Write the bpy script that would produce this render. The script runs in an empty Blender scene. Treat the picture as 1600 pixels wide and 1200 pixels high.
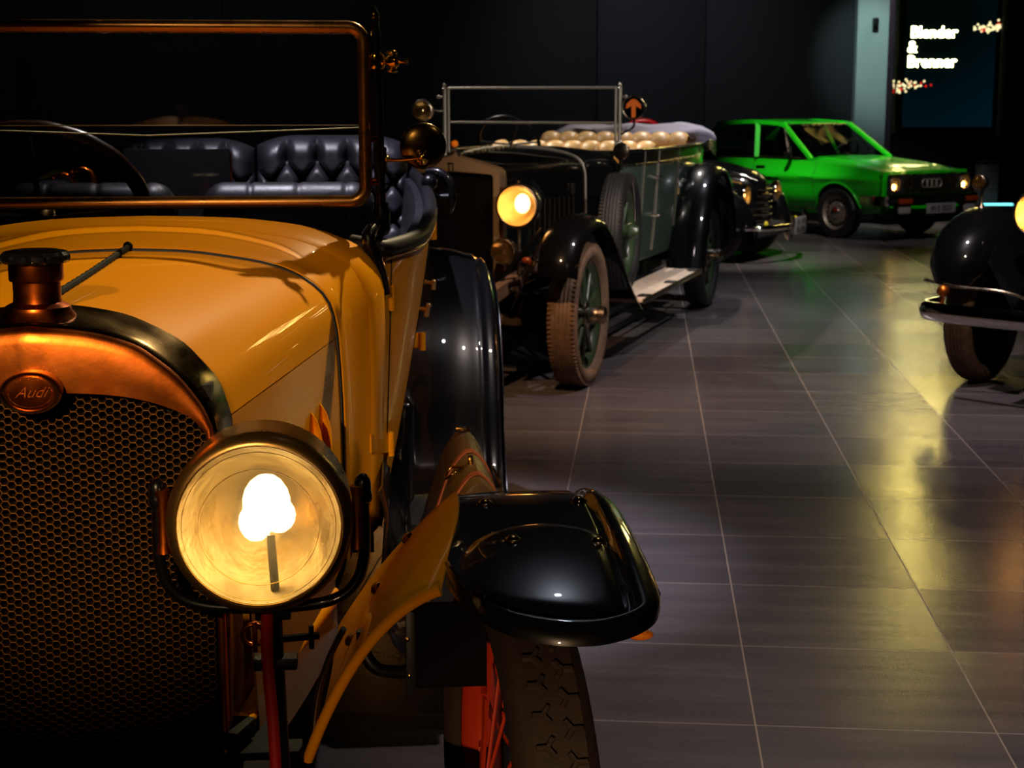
import bpy, bmesh, math, random
import numpy as np
from mathutils import Vector, Matrix
S = bpy.context.scene
COL = S.collection
R = math.radians
PI = math.pi

# ------------------------------------------------------------------ camera, exposure, world, lights
CAM_F, CAM_PITCH, CAM_H = 2465.4, R(10.046), 1.552
cd = bpy.data.cameras.new('camera')
cam = bpy.data.objects.new('camera', cd)
COL.objects.link(cam)
cam.location = (0, 0, CAM_H)
cam.rotation_euler = (PI / 2 - CAM_PITCH, 0, 0)
cd.sensor_width = 36.0
cd.lens = CAM_F / 1600 * 36.0
cd.clip_start, cd.clip_end = 0.05, 200
cd.dof.use_dof = True
cd.dof.focus_distance = 2.55
cd.dof.aperture_fstop = 11.5
S.camera = cam
vs = S.view_settings
vs.view_transform, vs.look, vs.gamma, vs.exposure = 'Standard', 'None', 1.0, 0.0
vs.use_curve_mapping = False
S.cycles.use_denoising = True
S.cycles.denoising_input_passes = 'RGB_ALBEDO'
S.cycles.max_bounces = 8
S.cycles.sample_clamp_indirect = 6.0
S.cycles.caustics_reflective = False
S.cycles.caustics_refractive = False

wd = bpy.data.worlds.new('dim_room_air'); S.world = wd; wd.use_nodes = True
wd.node_tree.nodes['Background'].inputs[0].default_value = (0.55, 0.6, 0.8, 1)
wd.node_tree.nodes['Background'].inputs[1].default_value = 0.012

def spot(name, loc, target, watts, color=(1, .93, .84), deg=40, blend=.5, radius=.05):
    l = bpy.data.lights.new(name, 'SPOT')
    l.energy, l.color, l.spot_size, l.spot_blend, l.shadow_soft_size = watts, color, R(deg), blend, radius
    o = bpy.data.objects.new(name, l); COL.objects.link(o)
    o.location = loc
    o.rotation_euler = (Vector(target) - Vector(loc)).to_track_quat('-Z', 'Y').to_euler()
    return o
COOL = (.86, .86, 1.0); WARM = (1.0, .80, .52); NEUT = (1.0, .93, .84)
# ceiling spotlights and added fill spots (world positions; ceiling lamps hang at about 4.4 m)
spot('key_spot', (.72, 6.4, 4.3), (-.71, 3.03, 1.2), 1100, (1, .80, .44), 15, .25, .04)
spot('rear_seat_spot', (-.95, 4.4, 4.4), (-.62, 5.0, 1.3), 1250, (.86, .82, 1.0), 34, .6, .05)
spot('front_spot', (.34, 4.1, 4.4), (.22, 2.1, .85), 90, (.78, .84, 1.0), 16, .7, .06)
spot('radiator_spot', (-.75, -2.8, 3.0), (-.66, 2.3, 1.18), 1300, (1, .68, .36), 11.5, 1, .05)
spot('wheel_fill', (-.5, -2.6, .9), (.14, 2.2, .42), 560, (1, .62, .32), 15, 1, .05)  # low lamp added near the floor to light the wheel and tread
spot('aisle_spot_a', (2.1, 7.5, 4.4), (1.9, 8.6, 0), 700, (1.0, .86, .86), 66, .9, .06)
spot('aisle_spot_b', (2.6, 12.2, 4.4), (2.4, 12.6, 0), 460, COOL, 62, .9, .06)
spot('aisle_spot_c', (2.2, 2.6, 4.4), (1.35, 4.4, 0), 620, (1, .84, .76), 60, .9, .06)
spot('warm_pool_spot', (-.5, 4.9, 4.4), (.2, 8.3, .5), 900, (1, .56, .26), 34, .8, .05)
spot('tourer_spot', (-1.5, 12.5, 4.4), (.4, 11.2, .9), 950, NEUT, 44, .6, .05)
spot('tourer_rear_spot', (1.6, 14.0, 4.4), (1.0, 12.4, 1.1), 500, NEUT, 44, .6, .05)
spot('tourer_side_spot', (3.4, 9.2, 4.4), (.9, 10.8, .7), 500, NEUT, 34, .8, .05)
spot('tourer_front_fill', (1.9, 3.4, 3.2), (.32, 9.8, 1.1), 900, NEUT, 20, .8, .05)  # set below the ceiling, added to brighten the tourer's front
spot('windscreen_fill', (-1.5, -1.2, 4.2), (-.45, 3.45, 1.58), 150, (1, .72, .42), 10, .8, .05)  # added frontal fill for the windscreen frame
spot('case_fill', (1.3, 1.6, 4.3), (.02, 3.75, .6), 90, NEUT, 9, .8, .05)  # unseen spot added to lift the strapped case
spot('red_car_fill', (1.5, 15.6, 4.4), (1.52, 18.7, 1.3), 600, NEUT, 14, .8, .05)  # unseen spot added so the red roof shows
spot('rear_wing_fill', (.35, 2.6, 4.4), (.06, 5.0, .95), 50, (1, .95, .95), 12, .8, .08)  # added fill that gives the rear wing its sheen
spot('steering_fill', (-.2, 6.0, 4.4), (-1.08, 3.95, 1.42), 420, NEUT, 13, .8, .05)  # added fill for the dark steering wheel rim
spot('column_side_fill', (6.5, 23.9, 4.4), (5.72, 24.75, 2.2), 40, (1, .84, .95), 60, .8, .05)  # small pinkish fill added for the column's side face
spot('coupe_spot_a', (2.6, 17.2, 4.4), (4.2, 20.0, .9), 1100, NEUT, 40, .7, .05)
spot('coupe_spot_b', (5.4, 18.6, 4.4), (4.4, 20.5, .9), 500, NEUT, 46, .7, .05)
spot('coupe_nose_fill', (5.0, 14.5, 4.4), (4.6, 18.6, .6), 400, NEUT, 30, .7, .05)  # fill added in front to brighten the coupe's nose
spot('small_car_spot', (2.9, 13.6, 4.4), (2.2, 16.3, .7), 1200, NEUT, 46, .7, .05)
spot('column_spot', (4.7, 21.6, 4.4), (5.45, 24.4, 2.3), 330, (.74, 1.0, .97), 32, .9, .05)
spot('wall_spot', (1.5, 20.0, 4.4), (2.2, 24.5, 2.0), 190, (.86, .88, 1.0), 80, .9, .05)
spot('wall_spot_far', (-5.0, 19.0, 4.4), (-4.5, 24.5, 2.2), 60, (.90, .88, 1.0), 100, .9, .05)
spot('limousine_spot', (2.0, 5.2, 4.4), (2.9, 8.4, .7), 220, (1, .80, .56), 40, .7, .05)

# ------------------------------------------------------------------ frames of reference
class Frame:
    """Local frame of a car: u to its left side, v towards its tail, w up."""
    def __init__(s, o, yaw):
        a = R(yaw); s.o = np.array([o[0], o[1], 0.]); s.yaw = a
        s.M = np.array([[math.cos(a), -math.sin(a), 0], [math.sin(a), math.cos(a), 0], [0, 0, 1.]])
    def at(s, px, py, **k):
        c, n = math.cos(CAM_PITCH), math.sin(CAM_PITCH)
        x, y = (px - 800) / CAM_F, -(py - 600) / CAM_F
        r = s.M @ np.array([x, c + y * n, -n + y * c]); o = s.M @ (np.array([0, 0, CAM_H]) - s.o)
        i = {'u': 0, 'v': 1, 'w': 2}[list(k)[0]]
        t = (list(k.values())[0] - o[i]) / r[i]
        return tuple(float(q) for q in o + t * r)
    def root(s, name, label, cat, group=None):
        return thing(name, label, cat, (s.o[0], s.o[1], 0), -s.yaw, group)

def tag(o, label=None, cat=None, group=None, kind=None):
    if label: o['label'] = label
    if cat: o['category'] = cat
    if group: o['group'] = group
    if kind: o['kind'] = kind
    return o
def thing(name, label, cat, loc=(0, 0, 0), rz=0, group=None):
    o = bpy.data.objects.new(name, None); COL.objects.link(o)
    o.empty_display_size = .1
    o.location = loc; o.rotation_euler = (0, 0, rz)
    return tag(o, label, cat, group)

# ------------------------------------------------------------------ curves
def crv(pts, n):
    """Catmull-Rom through pts, n points evenly spaced along it."""
    P = np.array(pts, float)
    if len(P) == 2:
        return P[0] + (P[1] - P[0]) * np.linspace(0, 1, n)[:, None]
    E = np.vstack([2 * P[0] - P[1], P, 2 * P[-1] - P[-2]])
    out = []
    for i in range(len(P) - 1):
        p0, p1, p2, p3 = E[i:i + 4]
        for t in np.linspace(0, 1, 16, endpoint=False):
            out.append(.5 * (2 * p1 + (p2 - p0) * t + (2 * p0 - 5 * p1 + 4 * p2 - p3) * t * t + (3 * p1 - p0 - 3 * p2 + p3) * t ** 3))
    out.append(P[-1]); out = np.array(out)
    d = np.r_[0, np.cumsum(np.linalg.norm(np.diff(out, axis=0), axis=1))]
    s = np.linspace(0, d[-1], n)
    return np.stack([np.interp(s, d, out[:, k]) for k in range(out.shape[1])], 1)
def lin(pts, n):
    P = np.array(pts, float)
    d = np.r_[0, np.cumsum(np.linalg.norm(np.diff(P, axis=0), axis=1))]
    s = np.linspace(0, d[-1], n)
    return np.stack([np.interp(s, d, P[:, k]) for k in range(P.shape[1])], 1)
def smi(xs, ys, n=200):
    """smooth y(x) through the knots"""
    c = crv(list(zip(xs, ys)), n)
    return lambda x: float(np.interp(x, c[:, 0], c[:, 1]))
def sst(a, b, x):
    t = min(1, max(0, (x - a) / (b - a))); return t * t * (3 - 2 * t)
def arc(c, r, a0, a1, n, plane='xz'):
    o = []
    for t in np.linspace(R(a0), R(a1), n):
        p, q = r * math.cos(t), r * math.sin(t)
        o.append({'xz': (c[0] + p, c[1], c[2] + q), 'yz': (c[0], c[1] + p, c[2] + q), 'xy': (c[0] + p, c[1] + q, c[2])}[plane])
    return o
def rrect(cx, cz, hx, hz, r, y, n=6):
    o = []
    for sx, sz, a in ((1, 1, 0), (-1, 1, 90), (-1, -1, 180), (1, -1, 270)):
        o += arc((cx + sx * (hx - r), y, cz + sz * (hz - r)), r, a, a + 90, n)
    return o

# ------------------------------------------------------------------ mesh collector
ID = Matrix.Identity(4)
def TR(loc=(0, 0, 0), rot=(0, 0, 0), sc=(1, 1, 1)):
    from mathutils import Euler
    return Matrix.LocRotScale(Vector(loc), Euler(rot), Vector(sc))
def AX(loc, direction):
    """local z along direction"""
    q = Vector(direction).to_track_quat('Z', 'Y')
    return Matrix.Translation(Vector(loc)) @ q.to_matrix().to_4x4()

class MB:
    def __init__(s): s.v, s.f, s.m = [], [], []
    def add(s, vs_, fs, mat=0, M=None):
        k = len(s.v)
        if M is not None: vs_ = [tuple(M @ Vector(p)) for p in vs_]
        s.v += [tuple(float(q) for q in p) for p in vs_]
        s.f += [tuple(i + k for i in f) for f in fs]; s.m += [mat] * len(fs)
        return s
    def loft(s, rings, closed=True, caps=(False, False), mat=0, M=None, loop=False):
        n = len(rings[0]); vs_ = [p for r in rings for p in r]; fs = []
        k = len(rings)
        for i in range(k if loop else k - 1):
            a, b = i * n, ((i + 1) % k) * n
            for j in range(n if closed else n - 1):
                j2 = (j + 1) % n
                fs.append((a + j, a + j2, b + j2, b + j))
        if caps[0]: fs.append(tuple(range(n))[::-1])
        if caps[1]: fs.append(tuple(range((k - 1) * n, k * n)))
        return s.add(vs_, fs, mat, M)
    def lathe(s, prof, n=32, M=None, mat=0, caps=(True, True), sx=1.0, sy=1.0):
        rings = [[(max(r, 1e-5) * math.cos(2 * PI * j / n) * sx, max(r, 1e-5) * math.sin(2 * PI * j / n) * sy, z) for j in range(n)] for r, z in prof]
        return s.loft(rings, True, caps, mat, M)
    def tube(s, pts, r, n=8, closed=False, mat=0, M=None, sec=None):
        P = np.array(pts, float); k = len(P)
        rs = list(r) if hasattr(r, '__len__') else [r] * k
        T = np.zeros_like(P)
        for i in range(k):
            a = P[(i - 1) % k] if (closed or i) else P[i]
            b = P[(i + 1) % k] if (closed or i < k - 1) else P[i]
            T[i] = (b - a) / (np.linalg.norm(b - a) + 1e-12)
        ref = np.array([0, 0, 1.]) if abs(T[0][2]) < .9 else np.array([0, 1., 0])
        N = ref - T[0] * ref.dot(T[0]); N /= np.linalg.norm(N)
        rings = []
        for i in range(k):
            N = N - T[i] * N.dot(T[i]); N /= np.linalg.norm(N) + 1e-12
            B = np.cross(T[i], N)
            if sec is None:
                rings.append([tuple(P[i] + rs[i] * (math.cos(2 * PI * j / n) * N + math.sin(2 * PI * j / n) * B)) for j in range(n)])
            else:
                rings.append([tuple(P[i] + rs[i] * (a * N + b * B)) for a, b in sec])
        return s.loft(rings, True, (not closed, not closed), mat, M, loop=closed)
    def box(s, c, size, bev=.004, mat=0, M=None, rot=None, seg=2):
        bm = bmesh.new(); bmesh.ops.create_cube(bm, size=1)
        for v in bm.verts: v.co = Vector((v.co.x * size[0], v.co.y * size[1], v.co.z * size[2]))
        if bev: bmesh.ops.bevel(bm, geom=list(bm.edges), offset=min(bev, min(size) * .45), segments=seg, affect='EDGES', profile=.6)
        bm.verts.index_update()
        Q = TR(c, rot or (0, 0, 0)); Q = M @ Q if M is not None else Q
        s.add([v.co[:] for v in bm.verts], [[v.index for v in f.verts] for f in bm.faces], mat, Q); bm.free(); return s
    def ball(s, c, r, n=14, sc=(1, 1, 1), mat=0, M=None):
        rings = [[(c[0] + r * sc[0] * math.sin(a) * math.cos(2 * PI * j / n), c[1] + r * sc[1] * math.sin(a) * math.sin(2 * PI * j / n), c[2] - r * sc[2] * math.cos(a)) for j in range(n)]
                 for a in np.linspace(.02, PI - .02, n // 2 + 2)]
        return s.loft(rings, True, (True, True), mat, M)
    def sheet(s, G, t=0., mat=0, M=None, flip=False):
        """G[i][j] points; t > 0 gives it a thickness on the side away from its normal"""
        G = np.array(G, float); a, b = G.shape[:2]
        idx = lambda i, j: i * b + j
        fs = [(idx(i, j), idx(i, j + 1), idx(i + 1, j + 1), idx(i + 1, j)) for i in range(a - 1) for j in range(b - 1)]
        if flip: fs = [f[::-1] for f in fs]
        V = [tuple(p) for p in G.reshape(-1, 3)]
        if t:
            du = np.gradient(G, axis=0); dv = np.gradient(G, axis=1)
            N = np.cross(dv, du); N /= (np.linalg.norm(N, axis=2, keepdims=True) + 1e-12)
            if flip: N = -N
            H = G - N * t; k = a * b
            V += [tuple(p) for p in H.reshape(-1, 3)]
            fs += [tuple(i + k for i in f[::-1]) for f in fs]
            rim = [idx(0, j) for j in range(b)] + [idx(i, b - 1) for i in range(1, a)] + [idx(a - 1, j) for j in range(b - 2, -1, -1)] + [idx(i, 0) for i in range(a - 2, 0, -1)]
            for q in range(len(rim)):
                p0, p1 = rim[q], rim[(q + 1) % len(rim)]
                f = (p1, p0, p0 + k, p1 + k)
                fs.append(f[::-1] if flip else f)
        return s.add(V, fs, mat, M)
    def build(s, name, mats, parent=None, ang=38, label=None, M=None):
        me = bpy.data.meshes.new(name)
        vv = s.v if M is None else [tuple(M @ Vector(p)) for p in s.v]
        me.from_pydata(vv, [], s.f)
        for m in (mats if isinstance(mats, (list, tuple)) else [mats]): me.materials.append(m)
        if len(me.materials) > 1: me.polygons.foreach_set('material_index', s.m)
        bm = bmesh.new(); bm.from_mesh(me); bmesh.ops.recalc_face_normals(bm, faces=bm.faces); bm.to_mesh(me); bm.free()
        me.polygons.foreach_set('use_smooth', [True] * len(me.polygons))
        me.set_sharp_from_angle(angle=R(ang))
        o = bpy.data.objects.new(name, me); COL.objects.link(o)
        if parent is not None: o.parent = parent
        if label: o['label'] = label
        return o

def build_each(mb, name, mats, parent=None, ang=38, label=None):
    """every separate piece of the collector becomes an object of its own"""
    up = list(range(len(mb.v)))
    def find(i):
        while up[i] != i:
            up[i] = up[up[i]]; i = up[i]
        return i
    for f in mb.f:
        a = find(f[0])
        for i in f[1:]: up[find(i)] = a
    groups = {}
    for k, f in enumerate(mb.f): groups.setdefault(find(f[0]), []).append(k)
    out = []
    for ks in groups.values():
        m = MB(); ix = {}
        for k in ks:
            for i in mb.f[k]:
                if i not in ix: ix[i] = len(m.v); m.v.append(mb.v[i])
            m.f.append(tuple(ix[i] for i in mb.f[k])); m.m.append(mb.m[k])
        out.append(m.build(name, mats, parent, ang, label))
    return out
def word(name, text, size, M, mat, parent, depth=.001, bold=0., align='CENTER', shear=0.):
    """raised lettering as a mesh, lying in the local xy plane of M"""
    cu = bpy.data.curves.new(name, 'FONT'); cu.body = text; cu.size = size; cu.extrude = depth; cu.offset = bold
    cu.align_x = align; cu.align_y = 'CENTER'; cu.shear = shear
    o = bpy.data.objects.new(name, cu); COL.objects.link(o)
    dg = bpy.context.evaluated_depsgraph_get(); dg.update()
    me = bpy.data.meshes.new_from_object(o.evaluated_get(dg))
    bpy.data.objects.remove(o); bpy.data.curves.remove(cu)
    me.transform(M); me.name = name; me.materials.clear(); me.materials.append(mat)
    o = bpy.data.objects.new(name, me); COL.objects.link(o)
    if parent is not None: o.parent = parent
    return o
def face_cam(loc):
    """text plane standing upright, facing -y of its parent"""
    return Matrix.Translation(Vector(loc)) @ Matrix.Rotation(PI / 2, 4, 'X')

# ------------------------------------------------------------------ materials
def hexc(h):
    h = h.lstrip('#'); c = [int(h[i:i + 2], 16) / 255 for i in (0, 2, 4)]
    return tuple(x / 12.92 if x < .04045 else ((x + .055) / 1.055) ** 2.4 for x in c) + (1,)
def mat(name, color, rough=.5, metal=0., coat=0., spec=.5, bump=None, var=None, rvar=None, emit=None, coat_rough=.03):
    """bump=(scale, strength, distance); var=(scale, colour2, contrast); rvar=(scale, lo, hi)"""
    m = bpy.data.materials.new(name); m.use_nodes = True
    nt = m.node_tree; b = nt.nodes['Principled BSDF']
    c = hexc(color) if isinstance(color, str) else color
    b.inputs['Base Color'].default_value = c
    b.inputs['Roughness'].default_value = rough; b.inputs['Metallic'].default_value = metal
    b.inputs['Specular IOR Level'].default_value = spec
    b.inputs['Coat Weight'].default_value = coat; b.inputs['Coat Roughness'].default_value = coat_rough
    if emit:
        b.inputs['Emission Color'].default_value = hexc(emit[0]); b.inputs['Emission Strength'].default_value = emit[1]
    tc = None
    def noise(scale, detail=4):
        nonlocal tc
        if tc is None: tc = nt.nodes.new('ShaderNodeTexCoord')
        n = nt.nodes.new('ShaderNodeTexNoise'); n.inputs['Scale'].default_value = scale; n.inputs['Detail'].default_value = detail
        nt.links.new(tc.outputs['Object'], n.inputs['Vector']); return n
    if bump:
        n = noise(bump[0]); bp = nt.nodes.new('ShaderNodeBump')
        bp.inputs['Strength'].default_value = bump[1]; bp.inputs['Distance'].default_value = bump[2]
        nt.links.new(n.outputs['Fac'], bp.inputs['Height']); nt.links.new(bp.outputs['Normal'], b.inputs['Normal'])
    if var:
        n = noise(var[0], 6); r = nt.nodes.new('ShaderNodeValToRGB')
        r.color_ramp.elements[0].position = .5 - var[2]; r.color_ramp.elements[1].position = .5 + var[2]
        r.color_ramp.elements[0].color = hexc(var[1]); r.color_ramp.elements[1].color = c
        nt.links.new(n.outputs['Fac'], r.inputs['Fac']); nt.links.new(r.outputs['Color'], b.inputs['Base Color'])
    if rvar:
        n = noise(rvar[0], 5); r = nt.nodes.new('ShaderNodeMapRange')
        r.inputs['From Min'].default_value = .3; r.inputs['From Max'].default_value = .7
        r.inputs['To Min'].default_value = rvar[1]; r.inputs['To Max'].default_value = rvar[2]
        nt.links.new(n.outputs['Fac'], r.inputs['Value']); nt.links.new(r.outputs['Result'], b.inputs['Roughness'])
    return m
def glow(name, color, strength):
    m = bpy.data.materials.new(name); m.use_nodes = True; nt = m.node_tree
    nt.nodes.remove(nt.nodes['Principled BSDF'])
    e = nt.nodes.new('ShaderNodeEmission'); e.inputs[0].default_value = hexc(color); e.inputs[1].default_value = strength
    nt.links.new(e.outputs[0], nt.nodes['Material Output'].inputs[0]); return m
def glass(name, tint='ffffff', haze=0., hazecol='ffd890', refl=.04, bump=0., top=.45):
    """thin pane: transparent, a sharp reflection, and a translucent share that stands in for lamp glow"""
    m = bpy.data.materials.new(name); m.use_nodes = True; nt = m.node_tree; N = nt.nodes
    N.remove(N['Principled BSDF']); out = N['Material Output']
    t = N.new('ShaderNodeBsdfTransparent'); t.inputs[0].default_value = hexc(tint)
    g = N.new('ShaderNodeBsdfGlossy'); g.inputs['Roughness'].default_value = .02
    lw = N.new('ShaderNodeLayerWeight'); lw.inputs[0].default_value = .35
    mr = N.new('ShaderNodeMapRange'); mr.inputs['To Min'].default_value = refl; mr.inputs['To Max'].default_value = top
    nt.links.new(lw.outputs['Fresnel'], mr.inputs['Value'])
    mx = N.new('ShaderNodeMixShader'); nt.links.new(mr.outputs[0], mx.inputs[0])
    nt.links.new(t.outputs[0], mx.inputs[1]); nt.links.new(g.outputs[0], mx.inputs[2])
    last = mx
    if haze:  # translucent share imitates the glow around the bulb
        tl = N.new('ShaderNodeBsdfTranslucent'); tl.inputs[0].default_value = hexc(hazecol)
        m2 = N.new('ShaderNodeMixShader'); m2.inputs[0].default_value = haze
        nt.links.new(mx.outputs[0], m2.inputs[1]); nt.links.new(tl.outputs[0], m2.inputs[2]); last = m2
    if bump:
        tc = N.new('ShaderNodeTexCoord'); n = N.new('ShaderNodeTexNoise'); n.inputs['Scale'].default_value = 30
        bp = N.new('ShaderNodeBump'); bp.inputs['Strength'].default_value = bump; bp.inputs['Distance'].default_value = .01
        nt.links.new(tc.outputs['Object'], n.inputs[0]); nt.links.new(n.outputs[0], bp.inputs['Height']); nt.links.new(bp.outputs[0], g.inputs['Normal'])
    nt.links.new(last.outputs[0], out.inputs[0]); return m

M = {}
M['yellow'] = mat('yellow_lacquer', 'dc8c00', .4, coat=.2, spec=.04)
M['black'] = mat('black_lacquer', '0b0a0c', .3, coat=1., coat_rough=.025, spec=.22)
M['black_deep'] = mat('deep_black_lacquer', '08080a', .3, coat=1., coat_rough=.03, spec=.05)
M['shell_bronze'] = mat('bronzed_radiator_shell', '806a50', .4, .55)
M['brass_lamp'] = mat('brown_brass_lamp', '94703a', .3, .9, rvar=(14, .24, .4))
M['black_satin'] = mat('black_satin_paint', '0b0a0b', .42, spec=.22)
M['frame_copper'] = mat('aged_copper_frame', 'b07c40', .28, .95, rvar=(14, .24, .36))
M['nickel_lit'] = mat('satin_nickel', '988e82', .42, .65)
M['rim_leather'] = mat('dull_black_leather', '121014', .5, spec=.2, bump=(90, .12, .004))
M['handle_brass'] = mat('bright_handle_brass', 'd8b070', .3, .7)
M['copper'] = mat('worn_copper', 'd9772c', .36, 1., var=(9, 'a34a12', .22), rvar=(14, .28, .46), bump=(40, .04, .01))
M['copper_dark'] = mat('dark_copper', 'a04a16', .24, 1., rvar=(20, .16, .34))
M['brass'] = mat('old_brass', 'a67c33', .22, 1., rvar=(18, .14, .3))
M['brass_dark'] = mat('tarnished_brass', '6b5126', .2, 1., rvar=(12, .12, .3))
M['brass_bright'] = mat('polished_brass', 'd9a53c', .12, 1.)
M['chrome'] = mat('chrome', 'd8d4d0', .08, 1.)
M['nickel'] = mat('nickel', '9a8e80', .25, 1., rvar=(20, .18, .36))
M['nickel_dark'] = mat('dull_nickel', '6e6052', .32, 1.)
M['iron'] = mat('black_iron', '050404', .7, spec=.05)
M['leather'] = mat('black_leather', '1a181d', .42, spec=.4, bump=(120, .12, .004), rvar=(20, .36, .5))
M['leather_matte'] = mat('black_cloth', '060506', .95, spec=.1)
M['shaded_pan'] = mat('shaded_splash_pan', '5e3606', .5, coat=.3)  # dim light on the side sheet put into a darker brown
M['tan'] = mat('tan_leather', 'd0a466', .42, bump=(90, .1, .004))
M['grey_cloth'] = mat('grey_canvas', '8a8590', .9, bump=(60, .3, .01))
M['rubber'] = mat('tyre_rubber', '33261c', .66, bump=(160, .3, .003), var=(30, '241a14', .3))
M['rubber_dust_lit'] = mat('dusty_warm_lit_rubber', '7a5c44', .8, bump=(120, .3, .003), var=(24, '4a382a', .3))  # dusty tread, lightened to carry the warm light on it
M['rubber_black'] = mat('clean_tyre_rubber', '0d0d0e', .6)
M['red_paint'] = mat('red_wheel_paint', 'a82c08', .42, coat=.4)
M['red_strap'] = mat('red_rubber_hose', 'b01410', .5)
M['green_wheel'] = mat('dark_green_wheel_paint', '2c3a24', .3, coat=.6)
M['green_body'] = mat('grey_green_lacquer', '3c4a42', .22, coat=1.)
M['green_flat'] = mat('green_pillar_paint', '12a412', .5, spec=.1)
M['green'] = mat('bright_green_lacquer', '14b414', .3, coat=1.)
M['red_body'] = mat('red_lacquer', 'c01018', .3, coat=1.)
M['wood'] = mat('dark_mahogany', '46180a', .35, spec=.3, coat=.4, var=(30, '200a04', .3))
M['case_leather'] = mat('olive_brown_leather', '6a4c24', .38, bump=(70, .12, .004), var=(12, '4a3418', .3))
M['strap_tan'] = mat('russet_leather_strap', '9a4a20', .5)
M['board'] = mat('pale_running_board_lino', 'cdb8a4', .6, var=(14, 'a8927e', .3))
M['alu'] = mat('ribbed_aluminium', 'c8c4c4', .3, 1.)
M['amber'] = mat('amber_glass', 'e07808', .12, coat=1., bump=(200, .6, .006))
M['orange_lens'] = mat('orange_lens', '7a2c06', .3, coat=.4)
M['dark_inside'] = mat('dark_interior', '050505', .9)
M['core_tubes'] = mat('oxidised_shaded_tubes', '2a1608', .6, .4)  # oxidised tube walls, darkened further for the shade inside the cells
M['core_brass'] = mat('honeycomb_brass', 'd2964a', .4, .4)
M['reflector'] = mat('gilt_reflector', 'b8a068', .34, 1., bump=(14, .25, .02), rvar=(16, .22, .46))
M['reflector_dim'] = mat('silvered_reflector', 'd8c8a8', .14, 1., bump=(18, .25, .02))
M['filament'] = glow('lamp_bulb_light', 'ffe4ae', 6)
M['filament_far'] = glow('small_lamp_bulb_light', 'ffc878', 34)
M['filament_dim'] = glow('soft_lamp_bulb_light', 'ffc07a', 10)
M['lamp_glass'] = glass('lamp_lens_glass', 'fff6e6', haze=.20, hazecol='ffe8b0', refl=.05, bump=.15)
M['lamp_glass_dim'] = glass('ribbed_lamp_glass', 'fff0d8', haze=.06, hazecol='ffe8c0', refl=.10, bump=.4)
M['pane'] = glass('window_glass', 'f4f4f2', refl=.006)
M['pane_clear'] = glass('clear_screen_glass', 'f0f0ee', refl=.0006, top=.004)
M['pane_dark'] = glass('side_window_glass', 'd4d8d8', refl=.01, top=.2)
M['white_plate'] = mat('number_plate_white', '726e72', .5)
M['plate_ink'] = mat('number_plate_ink', '0c0c0c', .5)
M['arrow'] = mat('orange_signal_paint', 'e86a18', .45)

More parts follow.
